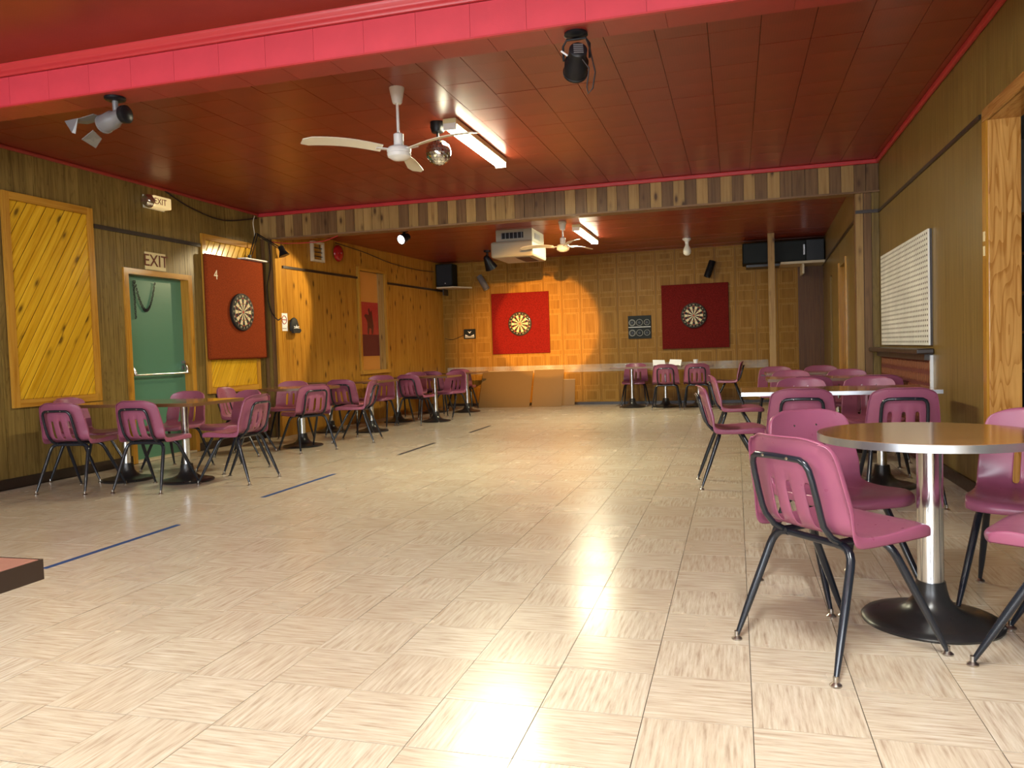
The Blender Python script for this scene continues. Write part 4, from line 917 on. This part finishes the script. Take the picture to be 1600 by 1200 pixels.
m = MB(); m.lathe([(0.062, 0), (0.062, -0.012), (0.05, -0.02), (0.012, -0.022)], 28); part('mount_plate', m, 'blackm', t, smooth=40)
m = MB(); m.tube([(0, 0, -0.02), (0, 0, -0.09)], 0.017, 10); part('stem', m, 'grey', t, smooth=50)
can(t, (-1.0, 0.2, -0.18), 0.055, 0.19, 'grey', 'blackm', (-0.02, 0, -0.13))
m = MB(); m.lathe([(0.05, 0), (0.054, 0.01), (0.054, 0.035), (0.04, 0.045)], 28, lambda a, b, c: (0.06+c, b-0.015, a-0.115)); part('rear_cap', m, 'blackm', t, smooth=40)
for pts in (((-0.12, -0.05, -0.10), (-0.12, 0.05, -0.10), (-0.27, 0.06, -0.115), (-0.31, -0.06, -0.13)), ((-0.12, -0.06, -0.20), (-0.16, 0.05, -0.22), (-0.22, 0.06, -0.27), (-0.2, -0.07, -0.25)), ((-0.22, -0.07, -0.12), (-0.31, -0.08, -0.13), (-0.25, -0.09, -0.21), (-0.235, -0.08, -0.215))):
    m = MB(); v_ = [Vector(p_) for p_ in pts]; nn = (v_[1]-v_[0]).cross(v_[2]-v_[0]).normalized()*0.002
    i = len(m.v); m.v += [tuple(p_+nn) for p_ in v_]+[tuple(p_-nn) for p_ in v_]; m.f += [(0, 1, 2, 3), (7, 6, 5, 4), (0, 4, 5, 1), (1, 5, 6, 2), (2, 6, 7, 3), (3, 7, 4, 0)]; m.mi += [0]*6
    part('barn_door', m, 'grey', t)
t = thing('stage_spotlight', 'black spotlight hanging near the air unit before the back wall', 'spotlight', (-4.12, 13.2, ZB))
m = MB(); m.lathe([(0.06, 0), (0.06, -0.03), (0.02, -0.04), (0.02, -0.11)], 20); part('mount_plate', m, 'blackm', t, smooth=40)
m = MB(); q = Vector((0.25, 0.5, -0.8)).normalized().to_track_quat('Z', 'Y')
m.lathe([(0.03, -0.12), (0.05, -0.1), (0.075, 0.0), (0.105, 0.1), (0.11, 0.12), (0.05, 0.115)], 24, lambda a, b, c: tuple(Vector((0.02, 0, -0.2))+q @ Vector((a, b, c)))); part('lamp_hood', m, 'blackm', t, smooth=40)
t = thing('stage_spotlight', 'lit white spotlight on the back-room ceiling facing the left wall', 'spotlight', (-4.48, 10.45, ZB))
m = MB(); m.lathe([(0.06, 0), (0.06, -0.02), (0.02, -0.03), (0.02, -0.06)], 20); part('mount_plate', m, 'blackm', t, smooth=40)
can(t, (-0.35, -1.0, -0.42), 0.07, 0.15, 'blackm', 'lens', (0, 0, -0.11))
spot('white_spot_beam', (-4.56, 10.34, 2.64), (-6.05, 9.1, 1.5), 110, 62, (1.0, 0.80, 0.45), 0.3)
def cyl_light(label, x, z, axis, mat):
    t = thing('wall_light', label, 'wall light', (x, YB-0.01, z)); q = Vector(axis).normalized().to_track_quat('Z', 'Y'); off = Vector((0, -0.14, 0))
    m = MB(); m.lathe([(0.055, -0.15), (0.06, -0.14), (0.06, 0.15), (0.052, 0.15), (0.05, 0.13)], 28, lambda a, b, c: tuple(off+q @ Vector((a, b, c)))); part('light_tube', m, mat, t, smooth=40)
    m = MB(); m.tube([(0, 0, 0), (0, -0.09, 0.0)], 0.015, 8); part('bracket', m, 'blackm', t)
    m = MB(); m.tube([tuple(off+q @ Vector((0.06+0.04*math.sin(a), 0, 0.05*math.cos(a)))) for a in [PI*k/8 for k in range(9)]], 0.008, 6); part('side_arm', m, 'blackm', t)
cyl_light('brown and chrome cylinder wall light left above the bright red backing', -4.66, 2.39, (0.5, -0.1, -0.8), 'grey')
cyl_light('black cylinder wall light above the dark red backing', -0.42, 2.40, (-0.32, -0.1, -0.9), 'blackm')
# clamp lamp over the rust backing
t = thing('clamp_lamp', 'black jointed clamp lamp on top of the rust dartboard backing', 'lamp', (XL+0.06, 9.05, 2.345))
lbox('clamp_board', t, (-0.05, 0.08, -0.2, 0.3, 0.0, 0.015), 'paper'); m = MB(); m.lathe([(0.025, 0.015), (0.025, 0.07)], 14); part('clamp', m, 'blackm', t)
m = MB(); m.tube([(0, 0, 0.06), (0.04, 0.10, 0.36)], 0.008, 6); m.tube([(0.02, 0.02, 0.06), (0.06, 0.12, 0.35)], 0.006, 6); part('lower_arm', m, 'blackm', t)
m = MB(); m.tube([(0.05, 0.11, 0.36), (0.22, 0.36, 0.2)], 0.008, 6); m.tube([(0.05, 0.11, 0.34), (0.22, 0.34, 0.18)], 0.006, 6); part('upper_arm', m, 'blackm', t)
m = MB(); q = Vector((0.3, 0.1, -0.9)).normalized().to_track_quat('Z', 'Y'); m.lathe([(0.02, -0.07), (0.035, -0.06), (0.04, 0), (0.075, 0.07), (0.07, 0.07)], 22, lambda a, b, c: tuple(Vector((0.25, 0.38, 0.15))+q @ Vector((a, b, c)))); part('lamp_head', m, 'blackm', t, smooth=40)
# ------------------------------------------------------------------ speakers, air unit
t = thing('loudspeaker', 'black loudspeaker on a pale corner shelf at the back left', 'loudspeaker', (-5.38, YB-0.2, 2.34))
q = lbox('cabinet', t, (-0.17, 0.17, -0.14, 0.14, 0, 0.43), 'speaker'); bv = q.modifiers.new('b', 'BEVEL'); bv.width = 0.012; bv.segments = 2
lbox('grille', t, (-0.15, 0.15, -0.148, -0.14, 0.02, 0.41), 'blackm'); lbox('badge', t, (0.01, 0.03, -0.151, -0.148, 0.05, 0.065), 'paper')
t = thing('corner_shelf', 'pale corner shelf under the back left loudspeaker', 'shelf', (-5.35, YB-0.015, 2.30)); m = MB(); m.prism([(-0.17, 0), (-0.17, -0.4), (0.17, -0.4), (0.42, 0)], lambda u, v, d: (u, v, d), 0.0, 0.028); part('shelf_board', m, 'shelfw', t)
lbox('bracket', t, (-0.1, -0.08, -0.25, 0, -0.12, 0), 'strip')
t = thing('loudspeaker', 'long black loudspeaker cabinet lying on a shelf at the back right', 'loudspeaker', (0.80, 14.30, 2.40), R(0))
q = lbox('cabinet', t, (-0.66, 0.64, -0.2, 0.25, 0.0, 0.35), 'speaker'); bv = q.modifiers.new('b', 'BEVEL'); bv.width = 0.01; bv.segments = 2
lbox('grille', t, (-0.64, 0.34, -0.208, -0.2, 0.02, 0.33), 'slate'); lbox('end_panel', t, (0.36, 0.63, -0.21, -0.2, 0.01, 0.34), 'blackm'); lbox('handle', t, (0.31, 0.335, -0.222, -0.208, 0.1, 0.27), 'chrome')
t = thing('speaker_shelf', 'pale wall shelf carrying the long black loudspeaker', 'shelf', (0.80, 14.30, 2.36)); lbox('shelf_board', t, (-0.05, 0.66, -0.22, 0.44, 0.0, 0.04), 'shelfw'); lbox('bracket', t, (0.3, 0.33, -0.1, 0.44, -0.16, 0.0), 'shelfw'); lbox('shelf_arm', t, (-0.6, -0.05, 0.0, 0.44, 0.0, 0.04), 'strip')
t = thing('air_unit', 'beige air conditioning unit hung from the back-room ceiling', 'air conditioner', (-3.05, 11.45, ZB))
q = lbox('upper_box', t, (-0.27, 0.27, -0.36, 0.36, -0.17, 0), 'acbody'); lbox('grille', t, (-0.19, 0.14, -0.366, -0.36, -0.13, -0.045), 'blackm')
for k in range(6): lbox('grille_bar', t, (-0.19+k*0.06, -0.178+k*0.06, -0.37, -0.366, -0.13, -0.045), 'grey')
q = lbox('lower_box', t, (-0.34, 0.29, -0.42, 0.42, -0.40, -0.17), 'acbody'); bv = q.modifiers.new('b', 'BEVEL'); bv.width = 0.03; bv.segments = 2
lbox('side_grille', t, (0.27, 0.275, -0.2, 0.1, -0.13, -0.05), 'grey'); lbox('bottom_outlet', t, (0.0, 0.2, -0.3, 0.3, -0.405, -0.398), 'slate')
# ------------------------------------------------------------------ hardboard sheets and things on the back table
def sheet(label, x0, x1, yb, hgt, lean):
    t = thing('hardboard_sheet', label, 'board', ((x0+x1)/2, yb, 0.001)); t.rotation_euler = (R(-lean), 0, 0); w_ = x1-x0
    lbox('sheet', t, (-w_/2, w_/2, 0, 0.008, 0, hgt), 'board'); lbox('edge_strip', t, (-w_/2, w_/2, -0.001, 0.009, hgt, hgt+0.004), 'shelfw')
sheet('wide brown hardboard sheet leaning on the back wall beside the far table', -4.72, -3.72, 14.22, 0.77, 30)
sheet('narrower brown hardboard sheet leaning on the back wall, right of the wide one', -3.69, -3.12, 14.28, 0.76, 26)
sheet('small dark board peeping out behind the right hardboard sheet', -3.35, -2.92, 14.52, 0.50, 14)
for i, (x, y, rz, lab) in enumerate(((-1.27, 13.8, 20, 'unidentified white item shaped as a folded sheet on the back-wall table, left piece'), (-1.02, 13.82, -15, 'unidentified white item shaped as a folded sheet on the back-wall table, right piece'))):  # white items of unknown nature, modelled as folded sheets
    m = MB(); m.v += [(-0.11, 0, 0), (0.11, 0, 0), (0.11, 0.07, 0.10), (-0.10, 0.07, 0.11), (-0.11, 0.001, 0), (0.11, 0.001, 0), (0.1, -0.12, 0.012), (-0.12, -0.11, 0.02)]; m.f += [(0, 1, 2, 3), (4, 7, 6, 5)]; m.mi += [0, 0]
    t = thing('white_folded_item', lab, 'paper', (x, y, 0.7145), R(rz)); part('sheet', m, 'paper', t)
t = thing('white_item', 'unidentified white item shaped as a cup on the small back-wall table', 'cup', (-0.66, 13.8, 0.7145)); m = MB(); m.lathe([(0.03, 0), (0.042, 0.1), (0.044, 0.1), (0.039, 0.095), (0.028, 0.008)], 20); part('cup_wall', m, 'paper', t, smooth=40)  # unidentified small white item, modelled in cup shape
# ------------------------------------------------------------------ loose cables
def cable(label, pts, r, mat):
    # smooth the points
    P_ = [Vector(p_) for p_ in pts]; out = []
    for i in range(len(P_)-1):
        a, b, c_, d_ = P_[max(i-1, 0)], P_[i], P_[i+1], P_[min(i+2, len(P_)-1)]
        for k in range(6):
            s_ = k/6; out.append(0.5*((2*b)+(c_-a)*s_+(2*a-5*b+4*c_-d_)*s_*s_+(3*b-a-3*c_+d_)*s_**3))
    out.append(P_[-1]); m = MB(); m.tube(out, r, 6); part('cable', m, mat, None, smooth=60, label=label, category='cable')
cable('dark cable sagging along the left wall from ceiling to corner', [(XL+0.02, 7.55, 2.97), (XL+0.02, 8.0, 2.85), (XL+0.02, 8.6, 2.80), (XL+0.03, 9.3, 2.93)], 0.008, 'cable')
cable('white cord dropping from the ceiling corner to the clamp lamp', [(XL+0.03, 9.25, 2.95), (XL+0.05, 9.18, 2.85), (XL+0.05, 9.2, 2.7), (XL+0.06, 9.16, 2.62)], 0.006, 'wirew')
cable('dark cable hanging down the column beside the rust backing', [(-5.98, YH-0.02, 2.6), (-5.97, YH-0.02, 2.3), (-6.03, YH-0.03, 2.0), (-6.0, YH-0.02, 1.72), (-5.90, YH-0.02, 1.58), (-5.88, YH+0.04, 1.6)], 0.007, 'cable')
cable('reddish cable running below the header at the top of the pine wall', [(-5.95, YH-0.03, 2.62), (-5.7, YH-0.03, 2.58), (-5.2, YH-0.03, 2.57), (-4.95, YH-0.02, 2.63)], 0.006, 'redtrim')
cable('thin dark wire sagging along the top of the pine wall', [(-5.80, 10.9, 2.78), (-5.74, 11.8, 2.72), (-5.67, 12.6, 2.63), (-5.60, 13.6, 2.6), (-5.54, 14.3, 2.62)], 0.006, 'cable')
cable('short wire from the pine wall to the small black notice', [(-5.52, YB-0.02, 1.34), (-5.35, YB-0.02, 1.32), (-5.13, YB-0.02, 1.40)], 0.005, 'cable')
